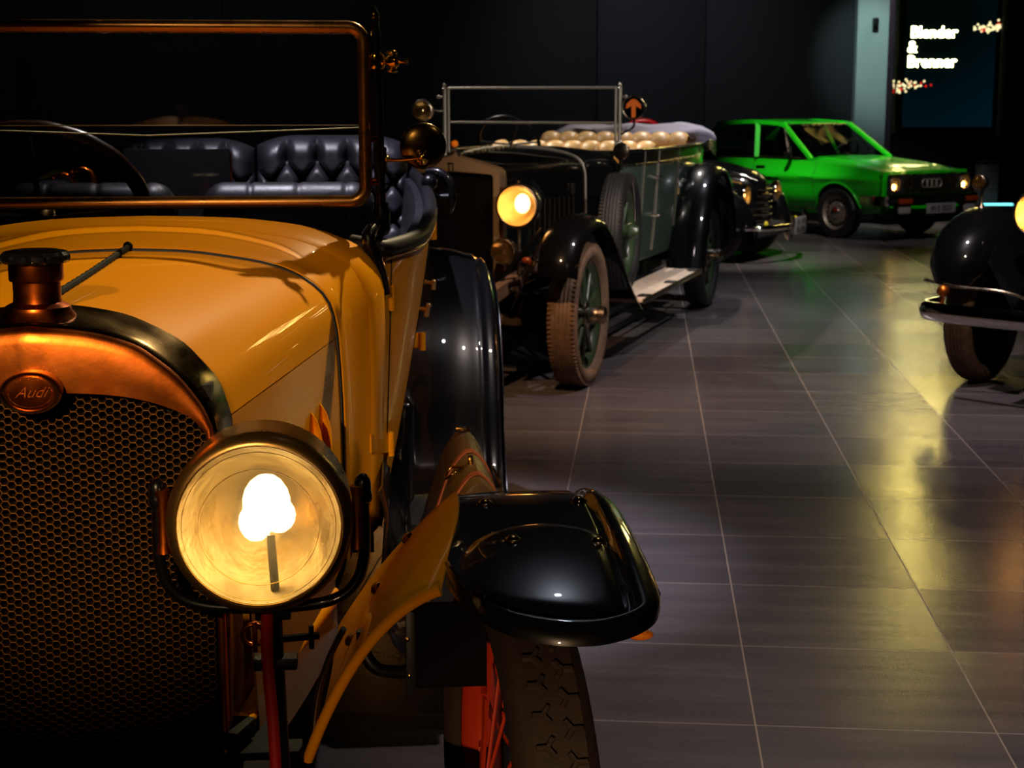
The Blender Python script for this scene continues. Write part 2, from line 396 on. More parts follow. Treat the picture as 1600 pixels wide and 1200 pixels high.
# ================================================================== the hall
def node_floor():
    m = bpy.data.materials.new('stone_floor_tiles'); m.use_nodes = True; nt = m.node_tree; N = nt.nodes; L = nt.links
    b = N['Principled BSDF']
    tc = N.new('ShaderNodeTexCoord')
    br = N.new('ShaderNodeTexBrick'); br.offset = 0; br.squash = 1
    br.inputs['Scale'].default_value = 1; br.inputs['Brick Width'].default_value = .6; br.inputs['Row Height'].default_value = .6
    br.inputs['Mortar Size'].default_value = .0022; br.inputs['Mortar Smooth'].default_value = .2; br.inputs['Bias'].default_value = 0
    br.inputs['Color1'].default_value = (0, 0, 0, 1); br.inputs['Color2'].default_value = (1, 1, 1, 1); br.inputs['Mortar'].default_value = (.5, .5, .5, 1)
    L.new(tc.outputs['Object'], br.inputs['Vector'])
    # streaks running across the tiles
    mp = N.new('ShaderNodeMapping'); mp.inputs['Scale'].default_value = (.9, 7, 1); L.new(tc.outputs['Object'], mp.inputs[0])
    n1 = N.new('ShaderNodeTexNoise'); n1.inputs['Scale'].default_value = 1.2; n1.inputs['Detail'].default_value = 8; n1.inputs['Roughness'].default_value = .62; L.new(mp.outputs[0], n1.inputs[0])
    n2 = N.new('ShaderNodeTexNoise'); n2.inputs['Scale'].default_value = 90; n2.inputs['Detail'].default_value = 3; L.new(tc.outputs['Object'], n2.inputs[0])
    n3 = N.new('ShaderNodeTexNoise'); n3.inputs['Scale'].default_value = 300; n3.inputs['Detail'].default_value = 2; L.new(tc.outputs['Object'], n3.inputs[0])
    ramp = N.new('ShaderNodeValToRGB'); e = ramp.color_ramp.elements
    e[0].position, e[0].color = .28, hexc('433f42'); e[1].position, e[1].color = .75, hexc('585254')
    L.new(n1.outputs['Fac'], ramp.inputs[0])
    def mixc(fac, a, bb, typ='MIX'):
        x = N.new('ShaderNodeMix'); x.data_type = 'RGBA'; x.blend_type = typ
        for sck, v in ((0, fac), (6, a), (7, bb)):
            if hasattr(v, 'links') or hasattr(v, 'is_linked'): L.new(v, x.inputs[sck])
            else: x.inputs[sck].default_value = v
        return x.outputs[2]
    c1 = mixc(.10, ramp.outputs[0], br.outputs['Color'], 'OVERLAY')
    sp = N.new('ShaderNodeMapRange'); sp.inputs['From Min'].default_value = .3; sp.inputs['From Max'].default_value = .7; sp.inputs['To Min'].default_value = .72; sp.inputs['To Max'].default_value = 1.28; L.new(n3.outputs['Fac'], sp.inputs['Value'])
    c1b = N.new('ShaderNodeVectorMath'); c1b.operation = 'SCALE'; L.new(c1, c1b.inputs[0]); L.new(sp.outputs[0], c1b.inputs['Scale'])
    c2 = mixc(br.outputs['Fac'], c1b.outputs[0], hexc('8a7c70'))
    L.new(c2, b.inputs['Base Color'])
    # roughness: polished, slightly different tile by tile
    sep = N.new('ShaderNodeMath'); sep.operation = 'MULTIPLY_ADD'; sep.inputs[1].default_value = .08; sep.inputs[2].default_value = .13
    L.new(br.outputs['Color'], sep.inputs[0])
    a2 = N.new('ShaderNodeMath'); a2.operation = 'MULTIPLY_ADD'; a2.inputs[1].default_value = .12; L.new(n1.outputs['Fac'], a2.inputs[0]); L.new(sep.outputs[0], a2.inputs[2])
    a3 = N.new('ShaderNodeMath'); a3.operation = 'MULTIPLY_ADD'; a3.inputs[1].default_value = .4; L.new(br.outputs['Fac'], a3.inputs[0]); L.new(a2.outputs[0], a3.inputs[2])
    L.new(a3.outputs[0], b.inputs['Roughness'])
    b.inputs['Specular IOR Level'].default_value = .5
    # every tile lies at its own very small tilt, the surface is finely grained
    fl = N.new('ShaderNodeVectorMath'); fl.operation = 'SCALE'; fl.inputs['Scale'].default_value = 1 / .6; L.new(tc.outputs['Object'], fl.inputs[0])
    f2 = N.new('ShaderNodeVectorMath'); f2.operation = 'FLOOR'; L.new(fl.outputs[0], f2.inputs[0])
    wn = N.new('ShaderNodeTexWhiteNoise'); wn.noise_dimensions = '3D'; L.new(f2.outputs[0], wn.inputs['Vector'])
    s1 = N.new('ShaderNodeVectorMath'); s1.operation = 'SUBTRACT'; s1.inputs[1].default_value = (.5, .5, .5); L.new(wn.outputs['Color'], s1.inputs[0])
    s2 = N.new('ShaderNodeVectorMath'); s2.operation = 'MULTIPLY'; s2.inputs[1].default_value = (.012, .03, 0); L.new(s1.outputs[0], s2.inputs[0])
    hsum = N.new('ShaderNodeMath'); hsum.operation = 'MULTIPLY_ADD'; hsum.inputs[1].default_value = .15; L.new(n3.outputs['Fac'], hsum.inputs[0]); L.new(n2.outputs['Fac'], hsum.inputs[2])
    inv = N.new('ShaderNodeMath'); inv.operation = 'MULTIPLY_ADD'; inv.inputs[1].default_value = -.8; L.new(br.outputs['Fac'], inv.inputs[0]); L.new(hsum.outputs[0], inv.inputs[2])
    bp = N.new('ShaderNodeBump'); bp.inputs['Strength'].default_value = .10; bp.inputs['Distance'].default_value = .004; L.new(inv.outputs[0], bp.inputs['Height'])
    ad = N.new('ShaderNodeVectorMath'); ad.operation = 'ADD'; L.new(bp.outputs[0], ad.inputs[0]); L.new(s2.outputs[0], ad.inputs[1])
    nm = N.new('ShaderNodeVectorMath'); nm.operation = 'NORMALIZE'; L.new(ad.outputs[0], nm.inputs[0]); L.new(nm.outputs[0], b.inputs['Normal'])
    return m
fm_ = MB().sheet([[(x, y, 0) for y in (-16, 18)] for x in (-14, 14)], 0, flip=False)
floor = fm_.build('floor', node_floor()); floor.location = (.4773, 9.224, 0); floor.rotation_euler = (0, 0, -.0847); tag(floor, kind='structure')
wallm = mat('dark_wall_paint', '17161a', .75, bump=(60, .1, .004))
wallm2 = mat('slate_wall_panel', '1b1e22', .7, bump=(60, .1, .004))
ceilm = mat('black_ceiling', '0a0a0a', .9)
darkm = mat('black_panel', '09090a', .6)
def struct(name, mb, m): return tag(mb.build(name, m), kind='structure')
WY = 24.6
def wx(px): return (px - 800) / CAM_F * WY * 1.0
wb = MB().box((-6, WY + .1, 3.2), (12 + 2 * wx(930) , .2, 6.4), 0)
# back wall in panels with seams
xs = [-12, -7.6, -4.4, wx(622) , wx(930)]
for a, b_ in zip(xs[:-1], xs[1:]): pass
w1 = MB()
for a, b_ in zip(xs[:-1], xs[1:]): w1.box(((a + b_) / 2, WY + .1, 3.2), (b_ - a - .012, .2, 6.4), .004)
w1.box((0, WY + .3, 3.2), (25, .1, 6.4), 0)
struct('wall_back', w1, wallm)
w2 = MB(); xs2 = [wx(930), wx(1095), wx(1322)]
for a, b_ in zip(xs2[:-1], xs2[1:]): w2.box(((a + b_) / 2, WY + .02, 3.2), (b_ - a - .012, .2, 6.4), .004)
struct('wall_middle', w2, wallm2)
struct('wall_left', MB().box((-12.1, 8, 3.2), (.2, 34, 6.4), 0), wallm)
struct('wall_right', MB().box((12.1, 8, 3.2), (.2, 34, 6.4), 0), darkm)
struct('wall_side', MB().box((9.6, WY + .6, 3.2), (5.0, .2, 6.4), 0), darkm)
struct('ceiling', MB().box((0, 8, 6.45), (25, 36, .1), 0), ceilm)
struct('wall_front', MB().box((0, -8.6, 3.2), (25, .2, 6.4), 0), darkm)
cw = mat('teal_lit_plaster', '9cb0ac', .7, bump=(30, .1, .004)); cw2 = mat('mauve_lit_plaster', '6a626e', .75)  # teal and mauve light on the column put into the plaster colours
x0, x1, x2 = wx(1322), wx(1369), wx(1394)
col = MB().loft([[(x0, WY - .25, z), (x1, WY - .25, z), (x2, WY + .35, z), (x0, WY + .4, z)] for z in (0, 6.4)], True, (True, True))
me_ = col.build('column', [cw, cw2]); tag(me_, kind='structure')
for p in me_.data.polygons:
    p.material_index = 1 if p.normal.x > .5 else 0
box_ = thing('wall_switch_box', 'small dark box high on the pale teal-lit column', 'switch box', (wx(1348), WY - .25, 0))
MB().box((0, -.03, 2.74), (.085, .06, .19), .01).build('box_body', M['black_satin'], box_)
MB().box((0, -.064, 2.70), (.05, .01, .05), .003).build('box_cover', M['iron'], box_)

# information screen ------------------------------------------------
SY = 22.6
sc_ = thing('information_screen', 'tall black information screen with glowing white lettering beside the column', 'screen', (0, SY, 0))
fxl, fxr = (1391 - 800) / CAM_F * SY, (1549 - 800) / CAM_F * SY
pz = lambda py: CAM_H - (py - 163) / CAM_F * SY
zt, zb = 4.25, pz(206)
ZU = 5.6
hs_ = MB()
hs_.box(((fxl + fxr) / 2, .16, (ZU + zb) / 2 - .25), (fxr - fxl + .02, .25, ZU - zb + .55), .06, seg=4).build('screen_housing', M['black_satin'], sc_, 40)
MB().loft([[(fxl + .35, y, .0), (fxr + .45, y, .0), (fxr + .1, y, zb - .38), (fxl + .1, y, zb - .38)] for y in (.05, .5)], True, (True, True)).build('screen_base', M['black'], sc_)
MB().box((fxl - .02, .02, (ZU + zb) / 2), (.03, .06, ZU - zb), .01).build('screen_edge', mat('edge_strip_metal', '8a8a70', .4, .8), sc_)
MB().box((fxr + .025, .02, (ZU + zb) / 2), (.07, .06, ZU - zb + .1), .01).build('screen_edge', mat('grey_edge', '6a676e', .6), sc_)
def screen_mat():
    m = bpy.data.materials.new('screen_picture'); m.use_nodes = True; nt = m.node_tree; N = nt.nodes; b = N['Principled BSDF']
    b.inputs['Base Color'].default_value = (.002, .004, .005, 1); b.inputs['Roughness'].default_value = .12
    tc = N.new('ShaderNodeTexCoord'); n = N.new('ShaderNodeTexNoise'); n.inputs['Scale'].default_value = .45; n.inputs['Detail'].default_value = 0
    r = N.new('ShaderNodeValToRGB'); r.color_ramp.elements[0].position, r.color_ramp.elements[1].position = .35, .75
    r.color_ramp.elements[0].color = hexc('02100f'); r.color_ramp.elements[1].color = hexc('052a36')
    nt.links.new(tc.outputs['Object'], n.inputs[0]); nt.links.new(n.outputs[0], r.inputs[0]); nt.links.new(r.outputs[0], b.inputs['Emission Color'])
    b.inputs['Emission Strength'].default_value = .3
    return m
sl, sr = (1402 - 800) / CAM_F * SY, (1540 - 800) / CAM_F * SY
dsp = MB().box(((sl + sr) / 2, .025, (ZU + zb) / 2 + .03), (sr - sl, .02, ZU - zb - .1), .002)
tw = glow('lit_lettering', 'fff2a0', 22)
random.seed(2)
for k in range(70): dsp.lathe([(.045, 0), (.045, .004), (.001, .004)], 10, AX((sl * .62 + sr * .38 + random.uniform(-.3, .3), .012, 4.45 + random.uniform(-.7, .7)), (0, -1, 0)), 3)  # unseen dots added high on the screen for the floor's yellow reflection
td = glow('lit_dots', 'f4e6a8', 1.6); tr_ = glow('lit_red_dots', 'd02018', 1.2)
xt = (1413 - 800) / CAM_F * SY
for t, py, s_ in (('Blender', 55, .30), ('&', 77, .30), ('Brenner', 99, .30)):
    word('screen_lettering', t, .225, face_cam((xt - .04 - (.03 if py > 60 else 0), .008, pz(py))) @ Matrix.Diagonal((.93, 1, 1, 1)), tw, sc_, .004, .0022, 'LEFT')
random.seed(4)
for n_, (cx, cy, wdt, hgt, sgn) in ((46, (1523, 47, 22, 9, 1)), (52, (1416, 134, 30, 9, -1))):
    for k in range(n_):
        q = random.random() ** .7
        px = cx + sgn * (q - .5) * 2 * wdt; py = cy + random.gauss(0, .55) * hgt * (.45 + .6 * q) + (-(q - .5) * 3 if sgn > 0 else (q - .5) * 6)
        dsp.lathe([(.016, 0), (.016, .004), (.001, .004)], 10, AX(((px - 800) / CAM_F * SY, .012, pz(py)), (0, -1, 0)), 2 if random.random() < .16 else 1)
dsp.build('display', [screen_mat(), td, tr_, glow('added_yellow_dots', 'ffe27a', 34)], sc_)
ls = thing('light_strip', 'short cyan light strip glowing low in the dark behind the black saloon', 'light strip', ((1555 - 800) / CAM_F * 21.5, 21.5, 0))
MB().box((0, 0, CAM_H - (316 - 163) / CAM_F * 21.5), (.42, .04, .028), .006).build('strip_light', glow('cyan_led', '78e8f0', 2.2), ls)
MB().box((0, .03, .11), (.46, .05, .22), .006).build('strip_mount', M['black_satin'], ls)
ps = thing('display_plinth', 'narrow grey display panel behind the nose of the green coupe', 'panel', ((1536 - 800) / CAM_F * 21.8, 21.8, 0))
MB().box((0, 0, .38), (.24, .3, .76), .012).build('plinth_body', mat('grey_panel', '2c2a2e', .6), ps)
MB().box((0, 0, .77), (.27, .33, .03), .006).build('plinth_top', M['black_satin'], ps)

# ================================================================== yellow touring car
Y = Frame((-.678, 2.2), -5.3)
yc = Y.root('touring_car', 'yellow open touring car with copper radiator, big glowing brass headlamp and black wings', 'car')
def mirror(c, skip0=True):
    """half outline from the centre outwards -> full outline"""
    c = [tuple(p) for p in c]
    return [(-a, b) for a, b in c[::-1]][:-1] + c
def outline(top, side, n1=22, n2=8):
    a = crv(top, n1); b = crv(side, n2)
    return np.vstack([a, b[1:]])
RFo = outline([(0, 1.246), (.051, 1.241), (.097, 1.233), (.143, 1.217), (.173, 1.196), (.204, 1.168), (.234, 1.126), (.247, 1.095)], [(.247, 1.095), (.256, 1.04), (.258, .95), (.258, .5)])
RBo = outline([(0, 1.262), (.04, 1.260), (.08, 1.254), (.129, 1.241), (.193, 1.207), (.225, 1.175), (.25, 1.142), (.266, 1.092)], [(.266, 1.092), (.272, 1.03), (.273, .95), (.273, .5)])
COo = outline([(0, 1.150), (.053, 1.149), (.095, 1.146), (.131, 1.141), (.166, 1.132), (.202, 1.118), (.222, 1.105), (.238, 1.085)], [(.238, 1.085), (.245, 1.05), (.246, .95), (.246, .5)])
HRo = outline([(0, 1.265), (.109, 1.261), (.188, 1.251), (.277, 1.234), (.343, 1.206), (.385, 1.170), (.402, 1.130), (.409, 1.085)], [(.409, 1.085), (.414, 1.0), (.417, .88), (.417, .62)])
CRo = outline([(0, 1.315), (.137, 1.312), (.234, 1.306), (.345, 1.290), (.428, 1.262), (.475, 1.235), (.503, 1.190), (.513, 1.150)], [(.513, 1.150), (.514, 1.05), (.510, .90), (.50, .62)])
def ring(o, y, dy=None):
    m = mirror(o)
    return [(a, y + (dy(a, b) if dy else 0), b) for a, b in m]
def mixo(a, b, t, off=0.):
    o = a * (1 - t) + b * t
    if off:
        d = o - np.array([0, .9]); d /= np.linalg.norm(d, axis=1, keepdims=True); o = o + d * off
    return o

# radiator ----------------------------------------------------------
prow = lambda u, w: -.020 * max(0, 1 - abs(u) / .24) * sst(1.0, 1.12, w)
rad = MB()
rings = [ring(mixo(COo, RFo, 0), .022)]
for t, dy in ((0, .006), (.02, .001), (.25, -.001), (.5, -.002), (.75, -.001), (.9, .001), (.96, .005), (1, .012)):
    rings.append(ring(mixo(COo, RFo, t), dy, prow))
rad.loft(rings, closed=False)
radiator = rad.build('radiator', M['copper'], yc, 50, 'copper radiator tank with a crease down its middle')
b = MB(); ra = [ring(RFo, .012, prow), ring(mixo(RFo, RBo, 0, .004), .016, prow), ring(mixo(RFo, RBo, .1, .004), .024), ring(mixo(RFo, RBo, .9, .004), .1), ring(mixo(RFo, RBo, 1, .001), .108), ring(mixo(RFo, RBo, 1, -.012), .110)]
b.loft(ra, closed=False).build('radiator_band', M['brass_dark'], radiator, 50, 'dark brass band around the radiator')
# honeycomb core: hexagonal tubes
core = MB(); p = .0118; hz = p * .5774
topw = lambda u: float(np.interp(abs(u), COo[:22, 0], COo[:22, 1]))
x, colm = -.245, 0
while x < .246:
    z = .505 + (p / 2 if colm % 2 else 0)
    while z < 1.16:
        if z + p * .5 < topw(x) - .001 and abs(x) + hz < .2478:
            hexa = lambda rr, yy: [(x + rr * hz * math.cos(k * PI / 3), yy, z + rr * hz * math.sin(k * PI / 3)) for k in range(6)]
            core.loft([hexa(1.0, .0155), hexa(.95, .012), hexa(.89, .0135)])
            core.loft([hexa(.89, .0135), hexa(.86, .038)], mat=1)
        z += p
    x += p * .866; colm += 1
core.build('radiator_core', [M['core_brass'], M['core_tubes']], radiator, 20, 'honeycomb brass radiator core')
bk = MB().box((0, .055, .82), (.49, .03, .66), 0).build('radiator_back', M['dark_inside'], radiator)
# badge
bd = MB(); Mb = TR((.004, -.030, 1.157), (PI / 2 + .05, 0, 0))
bd.lathe([(.041, -.03), (.0425, .006), (.0425, .012), (.040, .015), (.037, .013), (.0355, .0115), (.035, .0115)], 48, Mb, sy=.70)
badge = bd.build('badge', M['brass'], radiator, 40, 'oval brass badge with embossed script')
bf = MB().lathe([(.0352, .0116), (.034, .0124), (.0335, .0125)], 48, Mb, sy=.70)
for k in range(60):
    a = 2 * PI * k / 60
    bf.ball((.030 * math.cos(a), .0205 * math.sin(a), .0127), .0005, 6, M=Mb)
bf.build('badge_face', M['copper_dark'], radiator, 40)
word('badge_lettering', 'Audi', .0225, Mb @ TR((0, .001, .0128)), M['copper'], radiator, .0005, -.0003, shear=.55)
# filler neck and cap
fl = MB(); Mf = TR((.0, .06, 1.250))
fl.lathe([(.062, -.012), (.055, .002), (.047, .010), (.046, .016), (.041, .019), (.0345, .022), (.0335, .03), (.0335, .052), (.0375, .053), (.0385, .056), (.0385, .078), (.036, .08)], 40, Mf)
fl.build('filler_neck', M['copper_dark'], radiator, 40, 'copper filler neck')
fc = MB()
prof = [(.036, .078), (.046, .079), (.0485, .083), (.0485, .090), (.044, .095), (.03, .0975), (.001, .098)]
rings = []
for r_, z_ in prof:
    rings.append([((r_ - (.003 if (j % 6 == 0 and r_ > .04) else 0)) * math.cos(2 * PI * j / 72), (r_ - (.003 if (j % 6 == 0 and r_ > .04) else 0)) * math.sin(2 * PI * j / 72), z_) for j in range(72)])
fc.loft(rings, True, (True, True), 0, Mf).build('filler_cap', M['black'], radiator, 30, 'black notched filler cap')

# bonnet ------------------------------------------------------------
def band(o0, o1, v0, v1, lo, hi, n=12, off=0):
    """panel of the bonnet between outline indexes lo..hi (half outline), both sides"""
    pans = []
    for sg in (1, -1):
        G = [[(sg * mixo(o0, o1, t, off)[k][0], v0 + (v1 - v0) * t, mixo(o0, o1, t, off)[k][1]) for k in range(lo, hi)] for t in np.linspace(0, 1, n)]
        pans.append((G, sg < 0))
    return pans
hd = MB()
for G, fl_ in band(RBo, HRo, .112, .944, 0, 22): hd.sheet(G, .003, flip=fl_)
bonnet = hd.build('bonnet', M['yellow'], yc, 30, 'yellow bonnet top')
hs = MB()
HB = HRo.copy()
for G, fl_ in band(RBo, HRo, .112, .944, 21, 29): hs.sheet(np.array(G) - [0, 0, .0025], .003, flip=fl_)
sidep = build_each(hs, 'bonnet_side', M['yellow'], yc, 30)[0]
lv = MB()
for sg in (1, -1):
    for k in range(2):
        v = .655 + .085 * k; t = (v - .112) / .832
        u = .270 + (.4145 - .270) * t
        G = []
        for s in np.linspace(0, 1, 9):
            w = .84 + .15 * s; bul = .022 * math.sin(PI * s) ** .6
            G.append([(sg * (u - .002), v + .028, w), (sg * (u + bul * .75), v + .012, w), (sg * (u + bul), v, w)])
        lv.sheet(G, .0015, flip=sg > 0)
build_each(lv, 'louvre', M['yellow'], sidep, 40)
hg = MB(); P = crv([(0, .10, 1.266), (0, .5, 1.267), (0, .945, 1.272)], 60)
hg.tube(P, [.0058 + .0012 * (k % 3 == 0) for k in range(60)], 8)
hg.ball((0, .948, 1.274), .0095, 12); hg.ball((0, .12, 1.268), .009, 10)
hg.build('bonnet_hinge', M['iron'], bonnet, 40, 'dark centre hinge rod of the bonnet')
lc = MB().tube(ring(mixo(HRo, HRo, 0, .001), .9475), .0042, 8)
lc.build('bonnet_seal', M['rubber_black'], yc, 60)

# scuttle -----------------------------------------------------------
sc = MB(); rg = []
for t, off in ((0, .002), (.0, .008), (.05, .011), (.12, .011), (.2, .006), (.34, .004), (.5, .005), (.553, .0065), (.560, .003), (.575, .0065), (.72, .004), (.86, .001), (.96, 0), (.99, -.004), (1, -.011)):
    rg.append(ring(mixo(HRo, CRo, sst(0, 1, t) * .6 + t * .4, off), .951 + .30 * t))
rg.append(ring(mixo(HRo, CRo, 1, -.022), 1.249))
scuttle = sc.loft(rg, closed=False).build('scuttle', M['yellow'], yc, 42, 'yellow scuttle between bonnet and windscreen')
MB().sheet([[(u, 1.235, w) for w in (.55, 1.0, 1.235)] for u in (-.48, 0, .48)], .01).build('dashboard', M['dark_inside'], yc)

# tub ---------------------------------------------------------------
stv = [1.262, 1.33, 1.42, 1.55, 1.75, 2.1, 2.5, 3.0, 3.4, 3.65, 3.82]
ut = smi(stv, [.508, .535, .572, .605, .628, .654, .672, .680, .662, .60, .40])
ub = smi(stv, [.500, .500, .502, .506, .512, .522, .532, .536, .525, .48, .30])
tz = smi(stv, [1.225, 1.226, 1.228, 1.23, 1.235, 1.240, 1.246, 1.262, 1.290, 1.31, 1.32])
def side_ring(v, d=0.):
    a, b, zt = ut(v) - d, ub(v) - d, tz(v)
    return [(b + (a - b) * s ** .72 * (1 + .10 * s * (1 - s)), v, .60 + (zt - .60) * s) for s in np.linspace(0, 1, 16)]
VS = list(np.r_[np.linspace(1.262, 1.9, 16), np.linspace(1.95, 3.4, 18), np.linspace(3.45, 3.82, 8)])
for sg in (1,):
    pass
body = MB(); full = []
for v in VS:
    r_ = side_ring(v); full.append([(-x, y, z) for x, y, z in r_[::-1]] )
bl = MB()
G1 = [side_ring(v) for v in VS]
bl.sheet(G1, .012, flip=True)
bl.sheet([[(-x, y, z) for x, y, z in r_] for r_ in G1], .012)
rear = [side_ring(3.82)]
bl.sheet([[(x * t, 3.82 + .03 * (1 - t * t), z) for x, y, z in side_ring(3.82)] for t in np.linspace(-1, 1, 9)], .012)
tub = bl.build('body_tub', M['yellow'], yc, 40, 'yellow open body flaring out behind the scuttle')
li = MB()
L1 = [side_ring(v, .02) for v in VS]
li.sheet(L1, .03, flip=True); li.sheet([[(-x, y, z) for x, y, z in r_] for r_ in L1], .03)
li.build('door_lining', M['leather'], tub, 40, 'black leather lining')
MB().box((0, 2.5, .60), (.96, 2.6, .04), .005).build('cabin_floor', M['dark_inside'], tub)
# padded rim and bead
rimP = [(ut(v) - .006, v, tz(v) + .008) for v in VS]
rimF = crv([(.44, 1.30, 1.245), (.50, 1.275, 1.236)] + rimP[1::3] + [(.2, 3.86, 1.325), (0, 3.87, 1.325)], 90)
for sg in (1, -1):
    MB().tube(rimF * [sg, 1, 1], .021, 12).build('padded_rim', M['rim_leather'], tub, 60, 'black padded leather rim of the body')
    bP = crv([(ut(v) + .006, v, tz(v) - .010) for v in VS[:-3]], 70)
    MB().tube(bP * [sg, 1, 1], .0055, 8).build('rim_bead', M['brass'], tub, 60, 'brass bead below the padded rim')
# doors: shut lines, hinges, handles
for sg in (1,):
    dr = MB()
    for vv in (1.315, 2.02, 2.12, 2.75):
        q = side_ring(vv, -.0006)
        dr.tube([(x * sg, y, z) for x, y, z in q], .0022, 6)
    build_each(dr, 'door_seam', M['dark_inside'], tub, 60)
def hinge(px, py, v, nm='door_hinge', h=.06, out=.028, leaf=.045):
    u, _, w = Y.at(px, py, v=v)
    o = MB(); o.tube([(u + .004, v, w - h / 2), (u + .004, v, w + h / 2)], .0115, 14)
    for k in range(5): o.tube([(u + .004, v, w - h / 2 + h * (k + .42) / 5), (u + .004, v, w - h / 2 + h * (k + .58) / 5)], .0125, 14)
    o.box((u - .012, v + leaf / 2, w), (.008, leaf, h * .9), .003)
    return o.build(nm, M['yellow'], tub, 40, 'yellow body hinge')
hinge(606, 465, 1.318, h=.058)
hinge(674, 358, 2.45, h=.062)
def slab_hinge(px0, py0, px1, py1, v):
    a = Y.at(px0, py0, v=v); b_ = Y.at(px1, py1, v=v); o = MB()
    o.box(((a[0] + b_[0]) / 2, v + .01, (a[2] + b_[2]) / 2), (abs(b_[0] - a[0]), .022, abs(a[2] - b_[2])), .006)
    x = max(a[0], b_[0])
    o.tube([(x - .006, v, min(a[2], b_[2]) - .006), (x - .006, v, max(a[2], b_[2]) + .002)], .010, 12)
    return o.build('door_hinge', M['yellow'], tub, 40)
P1, P2 = np.array(Y.at(573, 693, v=1.12)), np.array(Y.at(601, 693, v=1.318))
lh = MB(); lh.loft([[tuple(p + np.array([a, b_, c_])) for a, b_, c_ in ((0, 0, -.021), (.010, -.004, -.021), (.010, -.004, .021), (0, 0, .021))] for p in (P1, P1 * .5 + P2 * .5 + [.004, 0, 0], P2)], True, (True, True))
lh.tube([P2 + [.010, 0, -.028], P2 + [.010, 0, .026]], .0115, 14)
for k in range(5): lh.tube([P2 + [.010, 0, -.028 + .0105 * k], P2 + [.010, 0, -.0265 + .0105 * k]], .0125, 14)
lh.build('door_hinge', M['yellow'], tub, 40, 'wide yellow strap hinge at the foot of the door')
slab_hinge(641, 521, 663, 544, 2.4)
def handle(p0, p1, v0, v1, tip):
    a, b_ = Y.at(*p0, v=v0), Y.at(*p1, v=v1); o = MB()
    o.lathe([(.017, 0), (.016, .006), (.009, .012)], 16, AX(a, np.array(b_) - a))
    o.tube(crv([a, (np.array(a) + b_) / 2, b_], 12), [.006, .0055, .005, .005, .006, .007, .006, .005, .005, .006, .007, .007], 10)
    t0, t1 = Y.at(*tip[0], v=v1), Y.at(*tip[1], v=v1)
    o.tube(crv([t0, b_, t1], 9), [.005, .008, .007, .006, .007, .006, .007, .008, .005], 10)
    return o.build('door_handle', M['handle_brass'], tub, 50, 'polished brass T-shaped door handle')
handle((652, 438), (678, 443), 2.55, 2.5, ((678, 437), (677, 453)))
handle((634, 479), (668, 484), 2.05, 2.0, ((671, 474), (666, 495)))

# windscreen --------------------------------------------------------
ws = thing('windscreen', None, None); ws.parent = yc
wy = 1.30
fr = MB(); secq = [(-.5, -.55), (.5, -.55), (.5, .55), (-.5, .55)]
P = rrect(0, 1.5285, .4745, .190, .034, wy, 7)
secr = [(.5 * math.cos(a) * (1 - .08 * abs(math.sin(2 * a))), .6 * math.sin(a)) for a in np.linspace(0, 2 * PI, 16, endpoint=False)]
fr.tube(P, .0235, closed=True, sec=secr)
fr.build('windscreen_frame', M['frame_copper'], ws, 60, 'copper windscreen frame with rounded corners')
MB().box((0, wy, 1.605), (.93, .005, .197), .0012).build('upper_pane', M['pane'], ws)
lp = MB(); pr = [(-.465, 1.345), (.465, 1.345), (.465, 1.500), (0, 1.4835), (-.465, 1.500)]
lp.loft([[(x, wy + .008, z) for x, z in pr], [(x, wy + .013, z) for x, z in pr]], True, (True, True)).build('lower_pane', M['pane'], ws)
edge = mat('lit_glass_edge', 'c8d8d0', .35)  # pale colour stands in for light caught along the pane edges
MB().tube(lin([(-.465, wy + .0105, 1.5015), (0, wy + .0105, 1.4848), (.465, wy + .0105, 1.5015)], 3), .0016, 6).build('pane_edge', edge, ws, 60)
MB().tube([(-.465, wy, 1.507), (.465, wy, 1.507)], .0011, 6).build('pane_edge', edge, ws, 60)
